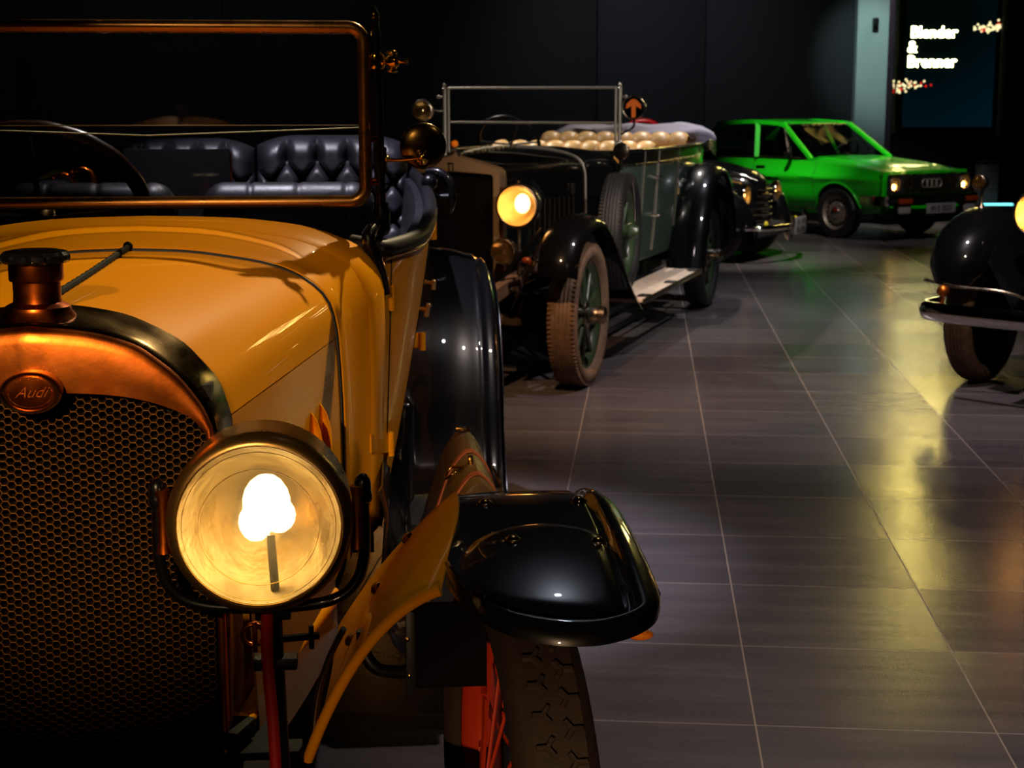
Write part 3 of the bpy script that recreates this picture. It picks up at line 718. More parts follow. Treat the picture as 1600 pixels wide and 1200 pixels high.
for sg in (1, -1):
    ps = MB(); x = .508 * sg
    ps.tube([(x, wy + .012, 1.27), (x * .985, wy + .012, 1.71)], .0125, 14)
    ps.tube([(x * .985, wy + .012, 1.71), (x * .983, wy + .012, 1.745)], [.0095, .009], 12)
    post = ps.build('windscreen_post', M['black'], ws, 40, 'glossy black windscreen post')
    t = MB(); t.lathe([(.009, 0), (.0105, .003), (.0105, .010), (.007, .016), (.003, .024), (.001, .028)], 14, TR((x * .983, wy + .012, 1.738)))
    t.build('finial', M['brass_dark'], ws, 40)
    cl = MB(); cl.lathe([(.0125, 0), (.016, .003), (.020, .012), (.020, .055), (.0165, .066), (.0165, .074)], 18, TR((x, wy + .012, 1.262)))
    cl.build('post_socket', M['black'], ws, 40)
    kb = MB(); c0 = np.array([x * .985, wy + .012, 1.645])
    kb.lathe([(.017, -.016), (.019, -.010), (.019, .010), (.017, .016)], 16, TR(tuple(c0)))
    kb.lathe([(.010, 0), (.012, .010), (.007, .014), (.012, .018), (.016, .026), (.0165, .036), (.010, .042), (.005, .044), (.005, .054), (.007, .056), (.0065, .064)], 16, AX(c0 + [sg * .008, -.004, 0], (sg, -.15, 0)))
    for q in (1, -1): kb.ball(tuple(c0 + [sg * .036, -.006, q * .019]), .0085, 10, (1.5, 1, .8))
    kb.lathe([(.012, 0), (.010, .012)], 12, AX(c0 - [sg * .012, 0, -.004], (-sg, 0, 0)))
    kb.tube([c0 - [sg * .020, 0, .004], c0 - [sg * .024, 0, .030]], .004, 8)
    kb.build('clamp_knob', M['brass_bright'], ws, 45, 'brass clamp knob')
    br = MB()
    for z in (1.478, 1.382):
        br.tube([(x * .985, wy + .008, z), (sg * .486, wy, z)], .0095, 10)
    build_each(br, 'frame_bracket', M['copper_dark'], ws, 40)
    # curved stay down the scuttle corner
    st = MB(); pts = [(.505, 1.315, 1.300), (.488, 1.262, 1.282), (.478, 1.235, 1.262), (.490, 1.243, 1.225), (.505, 1.258, 1.18), (.517, 1.272, 1.135)]
    st.tube(crv(pts, 26) * [sg, 1, 1], np.interp(np.linspace(0, 1, 26), [0, .3, .6, 1], [.009, .015, .017, .008]), 12)
    st.build('screen_stay', M['black'], ws, 50, 'curved black windscreen stay')
# round brass mirror on its stalk
mr = MB(); mc = np.array(Y.at(661, 228, v=1.285))
Mm = AX(mc, (.05, -1, .03))
mr.lathe([(.001, -.006), (.049, -.004), (.0515, 0), (.0505, .004), (.045, .0085), (.034, .013), (.020, .016), (.001, .017)], 44, Mm)
mirror_o = mr.build('side_mirror', M['brass_dark'], ws, 40, 'round polished brass mirror back')
hb = MB(); hc = np.array(Y.at(659, 246, v=1.26))
hb.lathe([(.017, -.012), (.017, .0), (.0145, .004), (.010, .008), (.010, .012), (.006, .018), (.001, .02)], 24, AX(hc, (0, -1, .1)))
hb.tube([Y.at(600, 250, v=1.305), Y.at(625, 250, v=1.27), tuple(hc - np.array([.0, .012, 0]))], .0045, 10)
hb.ball(Y.at(604, 249, v=1.3), .0085, 10)
hb.build('mirror_stalk', M['brass_bright'], ws, 45)
cb = MB(); a_, b_ = Y.at(599, 230, v=1.298), Y.at(600, 270, v=1.298)
cb.tube([a_, b_], .007, 8).build('mirror_clamp', M['black'], ws, 40)

# steering wheel ----------------------------------------------------
sw = thing('steering_wheel', None, None); sw.parent = yc
be = R(36); cS = np.array([-.325, 1.78, 1.292]); RS = .252
ax1 = np.array([1, 0, 0]); ax2 = np.array([0, -math.sin(be), math.cos(be)]); nrm = np.array([0, math.cos(be), math.sin(be)])
Pr = [cS + RS * (math.cos(t) * ax1 + math.sin(t) * ax2) for t in np.linspace(0, 2 * PI, 72, endpoint=False)]
MB().tube(Pr, [.0205 + .001 * math.cos(k * PI / 2) for k in range(72)], 14, closed=True).build('wheel_rim', M['wood'], sw, 60, 'dark polished wooden rim')
sp = MB()
for a in (90, 0, 180, 270):
    d = math.cos(R(a)) * ax1 + math.sin(R(a)) * ax2
    sp.tube([cS - nrm * .03 + d * .02, cS + d * (RS - .012)], .0075, 8)
sp.lathe([(.03, -.05), (.034, -.02), (.028, 0), (.012, .008)], 20, AX(cS, nrm))
sp.build('spokes', M['brass_dark'], sw, 45)
MB().tube([cS - nrm * .03, cS - nrm * .75], .016, 12).build('steering_column', M['brass_dark'], sw, 45)

# seats -------------------------------------------------------------
def roll_back(name, u0, u1, v, ztop, zlow, nple, bulge=.055):
    o = MB(); G = []
    n = 64
    for i in range(n + 1):
        s = i / n; u = u0 + (u1 - u0) * s
        e = min(s, 1 - s) * (u1 - u0); rd = min(1, e / .06); endf = math.sqrt(max(0, 1 - (1 - rd) ** 2))
        ph = (s * nple) % 1; ple = 1 - .10 * math.exp(-((min(ph, 1 - ph)) / .035) ** 2)
        row = []
        for a in np.linspace(-60, 250, 22):
            rr = bulge * (0.35 + .65 * endf) * ple
            row.append((u, v - math.cos(R(a)) * rr, ztop - bulge + math.sin(R(a)) * rr - .03 * (1 - endf)))
        row.insert(0, (u, v - .04, zlow)); row.append((u, v + .05, zlow))
        G.append(row)
    o.sheet(G, 0)
    return o.build(name, M['leather'], yc, 60)
s1 = roll_back('front_seat_back', .035, .50, 2.10, 1.345, .85, 3.6); s1['label'] = 'pleated black leather front seat back'
s2 = roll_back('front_seat_back', -.50, -.035, 2.10, 1.345, .85, 3.6); s2['label'] = 'pleated black leather driver seat back behind the steering wheel'
MB().box((0, 1.92, .80), (.96, .5, .16), .05).build('front_seat_cushion', M['leather'], yc)
def tuft(name, u0, u1, v, z0, z1, ncol, label, lean=.10):
    o = MB(); nu, nw = 180, 110; G = []
    a = (u1 - u0) / ncol; bz = .125
    for j in range(nw + 1):
        row = []
        w = z0 + (z1 - z0) * j / nw
        for i in range(nu + 1):
            s = i / nu; u = u0 + (u1 - u0) * s
            p_ = (u - u0) / a * 2 - 0; q_ = (z1 - .085 - w) / bz * 2
            if q_ < 0:
                ph = ((u - u0) / a) % 1; h = min(1, abs(math.sin(PI * ((u - u0) / a))) + 0.0); f = min(1, -q_ * 1.0)
                x1, x2 = abs(math.sin(PI * p_ / 2)), abs(math.sin(PI * p_ / 2))
                h = math.sin(PI / 2 * min(1, (x1 * x2) ** .55 * 1.1))
                h = h * (1 - .45 * f) + .45 * f
            else:
                x1, x2 = abs(math.sin(PI * (p_ + q_) / 2)), abs(math.sin(PI * (p_ - q_) / 2))
                h = math.sin(PI / 2 * min(1, (x1 * x2) ** .5 * 1.15))
            e = min(s, 1 - s) * (u1 - u0); ed = math.sqrt(max(0, 1 - (1 - min(1, e / .055)) ** 2))
            te = (z1 - w); td = math.sqrt(max(0, 1 - (1 - min(1, te / .06)) ** 2))
            arch = .035 * (1 - (1 - min(1, e / .14)) ** 2)
            row.append((u, v + lean * (w - z0) / (z1 - z0) - (.03 + .060 * h) * ed * td, w - .035 + arch * (w - z0) / (z1 - z0)))
        G.append(row)
    G.append([(u, y + .10, z - .01) for u, y, z in G[-1]])
    G.append([(u, y, z0) for u, y, z in G[-1]])
    o.sheet(G, 0)
    ob = o.build(name, M['leather'], yc, 70, label)
    bt = MB()
    for k in range(1, ncol * 2):
        for r_ in range(0, 3):
            if (k + r_) % 2 == 1: continue
            w = z1 - .085 - r_ * bz * .5 - .0
            bt.ball((u0 + a * k / 2, v + lean * (w - z0) / (z1 - z0) - .028, w), .008, 8, (1, .6, 1))
    build_each(bt, 'button', M['leather'], ob, 60)
    return ob
tuft('rear_seat_back', .095, .625, 3.36, .86, 1.445, 5, 'deep-buttoned black leather rear seat back')
tuft('rear_seat_back', -.40, .085, 3.38, .86, 1.435, 5, 'buttoned black leather rear seat back behind the black panel')
MB().box((.1, 3.12, .80), (1.05, .5, .16), .05).build('rear_seat_cushion', M['leather'], yc)
pn = MB(); a_, b_ = Y.at(192, 233, v=3.2), Y.at(361, 292, v=3.2)
pn.box(((a_[0] + b_[0]) / 2, 3.2, a_[2] - .16), (b_[0] - a_[0], .025, .32), .004)
pnl = pn.build('folded_panel', M['leather_matte'], yc, 40, 'matte black panel standing in front of the left rear seat')
MB().box((b_[0] + .003, 3.19, a_[2] - .17), (.006, .01, .32), .001).build('panel_edge', M['copper_dark'], pnl)
# left quarter: copper fittings on the dark side cushion
qc = MB(); qc.box((-.56, 3.0, 1.16), (.16, .8, .30), .05).build('side_cushion', M['leather'], yc, 60)
ir = MB()
for px, py in ((103, 281), (132, 272)):
    c0 = np.array(Y.at(px, py, v=3.1))
    ir.tube([c0 + d for d in ((-.045, 0, -.01), (-.035, 0, .012), (-.005, 0, .018), (.02, 0, .008), (.03, 0, -.012), (.034, 0, -.045))], .009, 8)
    ir.ball(tuple(c0 + [-.04, -.004, .0]), .012, 10)
ir.build('top_strap_iron', M['copper_dark'], yc, 50, 'copper irons on the left rear quarter')
# folded-top irons on the right rear quarter
fi = MB(); c0 = np.array(Y.at(672, 297, v=3.05))
fi.tube(crv([c0 + d for d in ((-.01, 0, .06), (.03, -.02, .058), (.062, -.03, .03), (.072, -.03, -.02), (.058, -.02, -.065), (.03, 0, -.075))], 24), .016, 12)
fi.ball(tuple(c0 + [-.005, -.05, .028]), .028, 14)
fi.tube([c0 + [-.03, -.03, -.022], c0 + [.06, -.04, -.022]], .013, 12)
fi.build('folding_top_iron', M['black'], yc, 50, 'glossy black folding-top iron')

# wings, running boards, lamps, wheels of the yellow car --------------
zc = smi([-.30, -.26, -.2, -.1, 0, .1, .2, .3, .45, .6, .75, .9, 1.05, 1.15], [.852, .866, .884, .904, .914, .920, .921, .910, .872, .79, .69, .575, .465, .41])
vf = smi([.56, .575, .60, .64, .70, .76, .81, .85, .868, .874], [-.08, -.135, -.19, -.240, -.268, -.274, -.260, -.232, -.195, -.15])
uin = smi([-.28, -.1, .1, .3, .7, 1.15], [.572, .578, .605, .612, .605, .590])
UO = .874
def wing_z(u, v, v0):
    ua = uin(v)
    a_, b_ = max(1e-4, (v - v0) * 1.7), max(1e-4, UO - u)
    d = (a_ ** -5 + b_ ** -5) ** -.2
    z = zc(max(v, -.30))
    roll = .022 * (1 - math.sqrt(max(0, 1 - (1 - min(1, d / .022)) ** 2)))
    groove = -.010 * math.exp(-((d - .050) / .007) ** 2) + .005 * math.exp(-((d - .030) / .010) ** 2)
    rho = math.hypot((u - .725) / .125, (v + .105) / .165)
    panel = .018 * max(0, 1 - rho * rho) ** .8 + .0035 * (1 - sst(.88, 1.0, rho)) * sst(-.08, .02, v)
    return z - roll + groove + panel * sst(.045, .08, d) + .004 * math.sin(PI * min(1, max(0, (u - ua) / (UO - ua))))
def wing(sg):
    G = []; nu, nv = 64, 100
    U = [0, .004, .02] + list(np.linspace(.04, .955, nu - 7)) + [.975, .988, .996, 1]
    for i in range(nv + 1):
        row = []
        for s in U:
            u_ = .566 + (UO - .566) * s
            v0 = vf(min(u_, .874)); v = v0 + (1.15 - v0) * (i / nv) ** 1.7
            ua = uin(v); u2 = ua + (UO - ua) * s
            row.append((sg * u2, v, wing_z(u2, v, v0)))
        G.append(row)
    o = MB().sheet(G, .003, flip=sg < 0)
    w = o.build('front_wing', M['black'], yc, 60, 'glossy black front wing with a rounded lip' if sg > 0 else None)
    bo = MB()
    for u_, v in ((.655, .19), (.806, .19), (.678, -.045), (.803, -.045)):
        zz = wing_z(u_, v, vf(u_)) - .0005
        bo.lathe([(.0135, 0), (.0135, .0025), (.0105, .003), (.0080, .006), (.005, .008), (.001, .0085)], 16, TR((sg * u_, v, zz)))
    build_each(bo, 'wing_bolt', M['brass_dark'], w, 40)
    if sg > 0:
        bd_ = MB().tube([(sg * .874, v, zc(v) - .026) for v in np.linspace(-.14, 1.1, 40)], .005, 8).build('wing_bead', M['black'], w, 60)
    # apron from wing down to the frame
    A = crv([(.570, -.095, .872), (.588, .0, .905), (.606, .1, .932), (.612, .22, .934), (.612, .36, .900), (.606, .52, .84)], 34)
    B = crv([(.372, .02, .575), (.384, .10, .58), (.392, .2, .585), (.400, .32, .59), (.405, .45, .59), (.41, .6, .59)], 34)
    Cc = crv([(.455, -.075, .830), (.470, .02, .835), (.492, .12, .850), (.500, .24, .845), (.505, .38, .81), (.505, .55, .76)], 34)
    G = []
    for k in range(34):
        row = []
        for t in np.linspace(0, 1, 26):
            p = (1 - t) ** 2 * A[k] + 2 * t * (1 - t) * Cc[k] + t * t * B[k]
            row.append(tuple(p * [sg, 1, 1]))
        G.append(row)
    ap = MB().sheet(G, .003, flip=sg > 0).build('wing_apron', M['yellow'], yc, 60, 'yellow apron curving from the wing down to the frame')
    MB().tube(G[0], .0085, 10).build('apron_lip', M['yellow'], ap, 60)
    bt = MB()
    for k, j in ((20, 9), (16, 15), (14, 20)):
        p = np.array(G[k][j]); bt.lathe([(.011, -.004), (.011, .004), (.007, .007), (.001, .009)], 12, AX(p, (-sg * .7, -.35, .6)))
    build_each(bt, 'apron_bolt', M['brass_dark'], ap, 40)
    return w
wing(1); wing(-1)
# inner side sheet, frame, brackets
for sg in (1, -1):
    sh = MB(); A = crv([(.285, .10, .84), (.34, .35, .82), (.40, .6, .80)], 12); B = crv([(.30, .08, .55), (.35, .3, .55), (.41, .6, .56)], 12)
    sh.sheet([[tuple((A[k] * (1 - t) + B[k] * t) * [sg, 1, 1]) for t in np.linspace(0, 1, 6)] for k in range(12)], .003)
    sh.build('side_sheet', M['shaded_pan'], yc, 50)
    ft = MB(); ft.tube(crv([(.272, .06, .622), (.33, .32, .636), (.400, .6, .649)], 16) * [sg, 1, 1], .017, 12)
    ft.build('stay_tube', M['yellow'], yc, 50, 'yellow diagonal stay tube')
    fm = MB(); fm.tube(crv([(.30, -.18, .50), (.30, -.05, .55), (.305, .2, .57), (.33, .8, .56), (.40, 1.4, .55), (.42, 3.8, .60)], 40) * [sg, 1, 1], .035, sec=[(-1, -.6), (1, -.6), (1, .6), (-1, .6)])
    fm.box((sg * .262, .03, .618), (.045, .07, .03), .006, rot=(0, 0, R(-20) * sg)); fm.box((sg * .30, .02, .585), (.13, .05, .03), .005)
    fm.build('chassis_rail', M['iron'], yc, 40, 'black chassis rail')
    MB().tube(crv([(.430, .02, .78), (.405, .05, .72), (.388, .06, .66), (.378, .06, .58)], 16) * [sg, 1, 1], .005, 8).build('edge_beading', M['nickel_dark'], yc, 60)
fp = MB(); c0 = np.array(Y.at(640, 962, v=.10)); c1 = np.array(Y.at(731, 1072, v=.10))
fp.box(((c0[0] + c1[0]) / 2 + .015, .10, (c0[2] + c1[2]) / 2 + .010), (c1[0] - c0[0] + .03, .008, c0[2] - c1[2] + .02), .002)
flap = fp.build('mud_flap', M['leather_matte'], yc, 40, 'black leather mud flap under the wing')
bt = MB()
for px, py in ((637, 998), (640, 1055)): bt.lathe([(.007, 0), (.006, .004), (.001, .006)], 10, AX(Y.at(px, py, v=.093), (0, -1, 0)))
build_each(bt, 'rivet', M['brass_dark'], flap, 40)
MB().box((c0[0] + .001, .094, (c0[2] + c1[2]) / 2), (.016, .012, c0[2] - c1[2] + .02), .003).build('flap_strap', M['black_satin'], flap)
hk = MB().tube(crv([Y.at(566, 985, v=.14), Y.at(570, 1020, v=.14), Y.at(592, 1046, v=.13), Y.at(636, 1050, v=.11)], 20), .0105, 10)
hk.build('wing_bracket', M['black_satin'], yc, 60, 'curved black wing bracket')
am = MB(); c0 = Y.at(1001, 992, v=-.03)
am.ball(c0, .02, 16, (1.0, .5, .42)); amb = am.build('side_reflector', M['amber'], yc, 60, 'small amber reflector under the wing edge')
MB().tube([(c0[0] - .012, -.02, c0[2] + .003), (c0[0] - .05, .03, c0[2] + .04)], .006, 8).build('reflector_arm', M['brass_dark'], amb, 50)

# running boards, sills, boxes
for sg in (1, -1):
    rb = MB().box((sg * .715, 1.92, .375), (.31, 1.1, .028), .006).build('running_board', M['black'], yc, 40, 'black running board' if sg > 0 else None)
    tr = MB(); rings = []
    xs = np.linspace(.565, .865, 91)
    G = [[(sg * x, v, .3905 + (.0028 if k % 2 else 0)) for k, x in enumerate(xs)] for v in (1.42, 2.44)]
    tr.sheet(G, 0, flip=sg < 0).build('ribbed_tread', M['alu'], rb, 20, 'ribbed aluminium tread plate')
    si = MB(); G = []
    for v in np.linspace(.95, 2.5, 30):
        o_ = np.interp(v, [.45, 1.0, 2.5], [.425, .50, .535])
        G.append([(sg * (o_ + d), v, w) for d, w in ((0, .76), (.012, .70), (.006, .62), (.0, .55), (.012, .47), (.03, .42), (.06, .395))])
    si.sheet(G, .004, flip=sg < 0).build('sill_valance', M['black'], yc, 50, 'glossy black sill valance')
    bx = MB().box((sg * .567, 2.37, .55), (.075, .24, .31), .028, seg=4).build('splash_box', M['black'], yc, 40, 'tall narrow glossy black box beside the rear wing' if sg > 0 else None)
    # rear wing
    prof = crv([(2.36, .395), (2.44, .402), (2.50, .43), (2.555, .52), (2.60, .66), (2.68, .82), (2.80, .955), (2.97, 1.030), (3.15, 1.052), (3.36, 1.035), (3.6, .95), (3.8, .78), (3.92, .52)], 60)
    tn = np.gradient(prof, axis=0); tn /= np.linalg.norm(tn, axis=1, keepdims=True); nn = np.stack([-tn[:, 1], tn[:, 0]], 1)
    G = []
    us = list(np.linspace(.535, .80, 14)) + [.815, .826, .834, .842, .850, .860, .870, .880, .890, .898, .903, .904]
    for k in range(60):
        row = []
        for u_ in us:
            h = .012 * math.sin(PI * min(1, (u_ - .535) / .37)) + .007 * math.exp(-((u_ - .834) / .007) ** 2) + .008 * math.exp(-((u_ - .872) / .008) ** 2)
            h -= .05 * sst(.875, .904, u_) ** 1.5 + .050 * max(0, (u_ - .70) / .2) ** 2.2
            row.append((sg * u_, prof[k][0] + nn[k][0] * h, prof[k][1] + nn[k][1] * h))
        row.append((sg * .900, prof[k][0] - nn[k][0] * .075, prof[k][1] - nn[k][1] * .075))
        G.append(row)
    MB().sheet(G, .003, flip=sg < 0).build('rear_wing', M['black'], yc, 60, 'glossy black rear wing with raised edge beads' if sg > 0 else None)

# wheels
def spoke_wheel(name, c, Rr, wd_, steer, parent, tyre, paint, spokes=28, label=None, tread='y', side=1, hubm='brass_dark'):
    """wheel axis along local x"""
    Mw = TR(c, (0, 0, steer))
    root = bpy.data.objects.new(name, None); COL.objects.link(root); root.parent = parent; root.matrix_local = Mw
    root.empty_display_size = .1
    if label: root['label'] = label
    T = MB(); h = wd_ / 2; r0 = Rr * .76
    prof = [(r0, -h * .62), (r0 + .012, -h * .80), (Rr * .86, -h * .98), (Rr * .93, -h * .95), (Rr * .975, -h * .80), (Rr * .985, -h * .70), (Rr, -h * .60), (Rr, h * .60), (Rr * .985, h * .70), (Rr * .975, h * .80), (Rr * .93, h * .95), (Rr * .86, h * .98), (r0 + .012, h * .80), (r0, h * .62)]
    RX = Matrix.Rotation(PI / 2, 4, 'Y')
    T.lathe(prof, 72, RX, caps=(False, False))
    if tread == 'y':
        ncy = 54
        for k in range(ncy):
            for row in (0, 1):
                a = 2 * PI * (k + .5 * row) / ncy; xo = (-1 if row == 0 else 1) * h * .31
                for q in (0, 2.2, -2.2):
                    dx, dz = math.cos(q) * (-1 if row == 0 else 1), math.sin(q)
                    L = h * .25
                    p0 = np.array([xo, 0, 0]); p1 = np.array([xo + dx * L, dz * L, 0])
                    def onr(p, rr): aa = a + p[1] / Rr; return (p[0], rr * math.sin(aa), rr * math.cos(aa))
                    per = np.array([-dz, dx, 0]) * h * .075
                    V = [onr(p0 - per, Rr - .002), onr(p0 + per, Rr - .002), onr(p1 + per, Rr - .002), onr(p1 - per, Rr - .002),
                         onr(p0 - per * .6, Rr + .006), onr(p0 + per * .6, Rr + .006), onr(p1 + per * .6, Rr + .006), onr(p1 - per * .6, Rr + .006)]
                    T.add(V, [(0, 1, 2, 3), (4, 7, 6, 5), (0, 4, 5, 1), (1, 5, 6, 2), (2, 6, 7, 3), (3, 7, 4, 0)])
    elif tread in ('rib', 'plain'):
        for xo in (-.5, -.25, 0, .25, .5):
            T.tube([(xo * h, (Rr + .001) * math.sin(t), (Rr + .001) * math.cos(t)) for t in np.linspace(0, 2 * PI, 72, endpoint=False)], .006, 6, closed=True)
        for k in range(96 if tread == 'rib' else 0):
            for s_ in (-1, 1):
                a = 2 * PI * k / 96
                T.box((s_ * h * .72, (Rr - .005) * math.sin(a), (Rr - .005) * math.cos(a)), (h * .30, .011, .011), 0, rot=(-a, 0, 0))
    T.build('tyre', M[tyre], root, 40)
    B = MB(); rr = Rr * .765
    B.lathe([(rr + .012, -h * .66), (rr + .012, -h * .58), (rr, -h * .56), (rr - .008, -h * .45), (rr - .028, -h * .22), (rr - .034, 0), (rr - .028, h * .22), (rr - .008, h * .45), (rr, h * .56), (rr + .012, h * .58), (rr + .012, h * .66)], 72, RX, caps=(False, False))
    B.build('rim', M[paint], root, 50)
    Sx = MB()
    if spokes:
        for k in range(spokes):
            a = 2 * PI * k / spokes; s_ = -1 if k % 2 else 1; aa = a + (.16 if (k // 2) % 2 else -.16)
            p0 = (s_ * h * .75, .05 * math.sin(aa), .05 * math.cos(aa)); p1 = (s_ * h * .10, (rr - .030) * math.sin(a), (rr - .030) * math.cos(a))
            Sx.tube([p0, p1], .0032, 6)
            pd = np.array(p0) - p1; pd /= np.linalg.norm(pd); Sx.tube([p1, tuple(np.array(p1) + pd * .03)], .006, 6)
    Sx.lathe([(.04, -h * 1.0), (.055, -h * .8), (.045, -h * .5), (.045, h * .5), (.055, h * .8), (.04, h * 1.0), (.03, h * 1.5), (.001, h * 1.6)] if side > 0 else [(.001, -h * 1.6), (.03, -h * 1.5), (.04, -h), (.055, -h * .8), (.045, -h * .5), (.045, h * .5), (.055, h * .8), (.04, h)], 24, RX)
    Sx.build('spokes', M[paint], root, 40)
    vl = MB().tube([(0, 0, -(rr - .03)), (0, 0, -(rr - .07))], .005, 8); vl.build('valve', M[hubm], root, 40)
    return root
spoke_wheel('wheel', (.702, .17, .412), .405, .128, R(6), yc, 'rubber', 'red_paint', label='front wheel with red rim and Y-pattern tyre')
spoke_wheel('wheel', (-.700, .17, .412), .405, .128, R(3.5), yc, 'rubber', 'red_paint', side=-1)
spoke_wheel('wheel', (.700, 3.2, .412), .405, .128, 0, yc, 'rubber', 'red_paint')
spoke_wheel('wheel', (-.700, 3.2, .412), .405, .128, 0, yc, 'rubber', 'red_paint', side=-1)
MB().tube([(-.68, .17, .40), (.68, .17, .40)], .025, 10).build('front_axle', M['black_satin'], yc, 40)
MB().tube([(-.68, 3.2, .40), (.68, 3.2, .40)], .035, 10).build('rear_axle', M['black_satin'], yc, 40)

# headlamps
def headlamp(c, parent, r, bulb='filament', gl='lamp_glass', shell='brass_lamp', refl='reflector', depth=.09, rim='brass_lamp', label=None, bulb_r=.016, name='headlamp', yaw=0., bulb_off=(0, 0, 0), stalk=True):
    """opens towards -y"""
    root = bpy.data.objects.new(name, None); COL.objects.link(root); root.parent = parent; root.empty_display_size = .05
    root.location = c; root.rotation_euler = (0, 0, yaw)
    if bulb in ('filament_far', 'filament_dim'): bulb_r *= 2.3
    if label: root['label'] = label
    Ml = Matrix.Rotation(PI / 2, 4, 'X')      # z -> -y
    s = MB(); s.lathe([(r * .955, .002), (r * .985, .006), (r * 1.03, .005), (r * 1.075, -.003), (r * 1.10, -.014), (r * 1.105, -.024), (r * 1.09, -.032)], 56, Ml, caps=(False, False))
    s.build('lamp_rim', M[rim], root, 50)
    s = MB(); s.lathe([(r * 1.09, -.032), (r * 1.085, -.036), (r * 1.065, -.038), (r * 1.065, -depth), (r * .98, -depth * 1.2), (r * .75, -depth * 1.6), (r * .4, -depth * 1.9), (.002, -depth * 2.0)], 56, Ml, caps=(False, True))
    s.build('lamp_shell', M[shell], root, 40)
    s = MB(); pr = [(r * .99 * t, -min(depth, .085) * 1.7 * (1 - t * t) - .006) for t in np.linspace(1, 0, 22)]
    s.lathe(pr, 56, Ml, caps=(False, True)); s.build('reflector', M[refl], root, 60)
    s = MB(); pr = [(r * .97 * t, .002 + .10 * r * (1 - t * t)) for t in np.linspace(1, 0, 10)]
    s.lathe(pr, 56, Ml, caps=(False, True)); s.build('lens', M[gl], root, 60)
    if stalk and bulb:
        rg_ = MB()
        for q_ in (.965, .90, .70): rg_.tube([(r * q_ * math.cos(t_), -.002 - .10 * r * (1 - q_ * q_) - .0006, r * q_ * math.sin(t_)) for t_ in np.linspace(0, 2 * PI, 64, endpoint=False)], .0005, 5, closed=True)
        rg_.build('lens_glint_rings', M['brass_bright'], root, 60)  # thin bright rings imitate the light arcs on the lens
    if bulb:
        bx_, by_, bz_ = bulb_off
        bl_ = MB(); bl_.ball((bx_, .072 + by_ if stalk else depth * .78 + by_, bz_), bulb_r, 16, (1, .9, 1.25))
        if stalk: bl_.ball((bx_ - bulb_r * .45, .066 + by_, bz_ - bulb_r * .75), bulb_r * .72, 14, (1, .9, 1.15)); bl_.ball((bx_ + bulb_r * .5, .07 + by_, bz_ - bulb_r * .5), bulb_r * .7, 14, (1, .9, 1.1))
        bl_.build('bulb', M[bulb], root, 60)
        if stalk:
            MB().tube([(bx_ + .006, .05 + by_, bz_ - bulb_r * 1.2), (bx_ + r * .10, .035, -r * .93)], r * .055, 10).build('bulb_holder', M['brass_dark'], root, 40)
    return root
lc_ = Y.at(405, 822, v=-.135)
for sg in (1, -1):
    c = (lc_[0] * sg, lc_[1], lc_[2])
    hl = headlamp(c, yc, .1165, bulb_r=.034, bulb_off=(.006 * sg, 0, .014), label='big glowing brass headlamp' if sg > 0 else None, depth=.125)
    yk = MB(); x0, x1 = c[0] - .142, c[0] + .142; yy = c[1] + .045
    yk.tube(crv([(x0, yy, c[2] + .02), (x0, yy, c[2] - .06), (x0 + .018, yy, c[2] - .105), (x0 + .06, yy, c[2] - .126), (c[0], yy, c[2] - .131), (x1 - .06, yy, c[2] - .126), (x1 - .018, yy, c[2] - .105), (x1, yy, c[2] - .06), (x1, yy, c[2] + .02)], 60), .0085, 12)
    for x in (x0, x1): yk.lathe([(.0085, 0), (.013, .004), (.013, .014), (.0115, .018), (.0125, .024), (.011, .034), (.006, .041), (.001, .043)], 14, TR((x, yy, c[2] + .018)))
    yk.build('lamp_yoke', M['black'], hl if False else yc, 50, 'black U-shaped headlamp yoke' if sg > 0 else None)
    lg = MB()
    for q in (1, -1):
        x = c[0] + q * .134
        lg.tube([(x, yy - .008, c[2] - .045), (x, yy - .008, c[2] - .03), (x, yy - .008, c[2] + .03), (x, yy - .008, c[2] + .045)], [.011, .008, .008, .011], 10)
    build_each(lg, 'lamp_lug', M['copper'], yc, 40)
    lp_ = MB(); lp_.tube(crv([(c[0] + .012, yy, c[2] - .13), (c[0] + .014, yy + .01, c[2] - .25), (c[0] + .020, yy + .02, c[2] - .45)], 12), .013, 12)
    lp_.box((c[0] + .013, yy, c[2] - .14), (.05, .025, .014), .003); lp_.box((c[0] + .014, yy + .01, c[2] - .215), (.062, .03, .018), .003)
    lp_.build('lamp_post', M['black_satin'], yc, 40, 'black headlamp post' if sg > 0 else None)
    if sg > 0:
        hs_ = MB().tube(crv([(c[0] + .006, yy - .016, c[2] - .131), (c[0] + .004, yy - .012, c[2] - .20), (c[0] + .010, yy - .008, c[2] - .32), (c[0] + .012, yy - .004, c[2] - .45)], 20), .0088, 10)
        hs_.build('gas_hose', M['red_strap'], yc, 60, 'red rubber hose below the headlamp')
        rn = MB(); q0 = np.array(Y.at(396, 992, v=.02))
        rn.tube([q0 + .016 * np.array([math.cos(t), 0, math.sin(t)]) for t in np.linspace(0, 2 * PI, 20, endpoint=False)], .004, 8, closed=True)
        rn.box(tuple(q0 + [.003, -.006, .0]), (.008, .012, .048), .002)
        rn.build('wing_nut', M['copper_dark'], yc, 50, 'copper ring nut beside the hose')
        bk_ = MB(); q1 = np.array(Y.at(468, 998, v=.05)); bk_.tube([q1 - [.04, 0, 0], q1 + [.03, 0, .004]], .006, 8); bk_.tube([q1 + [.018, 0, -.016], q1 + [.018, 0, .02]], .004, 8)
        bk_.build('clamp_bolt', M['iron'], yc, 40)
MB().tube([(.0, -.10, .30), (.02, -.09, .525)], .014, 12).build('starting_handle', M['black_satin'], yc, 40, 'dark starting handle in front of the radiator')
MB().tube([(.02, -.09, .40), (.02, .2, .40)], .014, 12).build('handle_shaft', M['black_satin'], yc, 40)

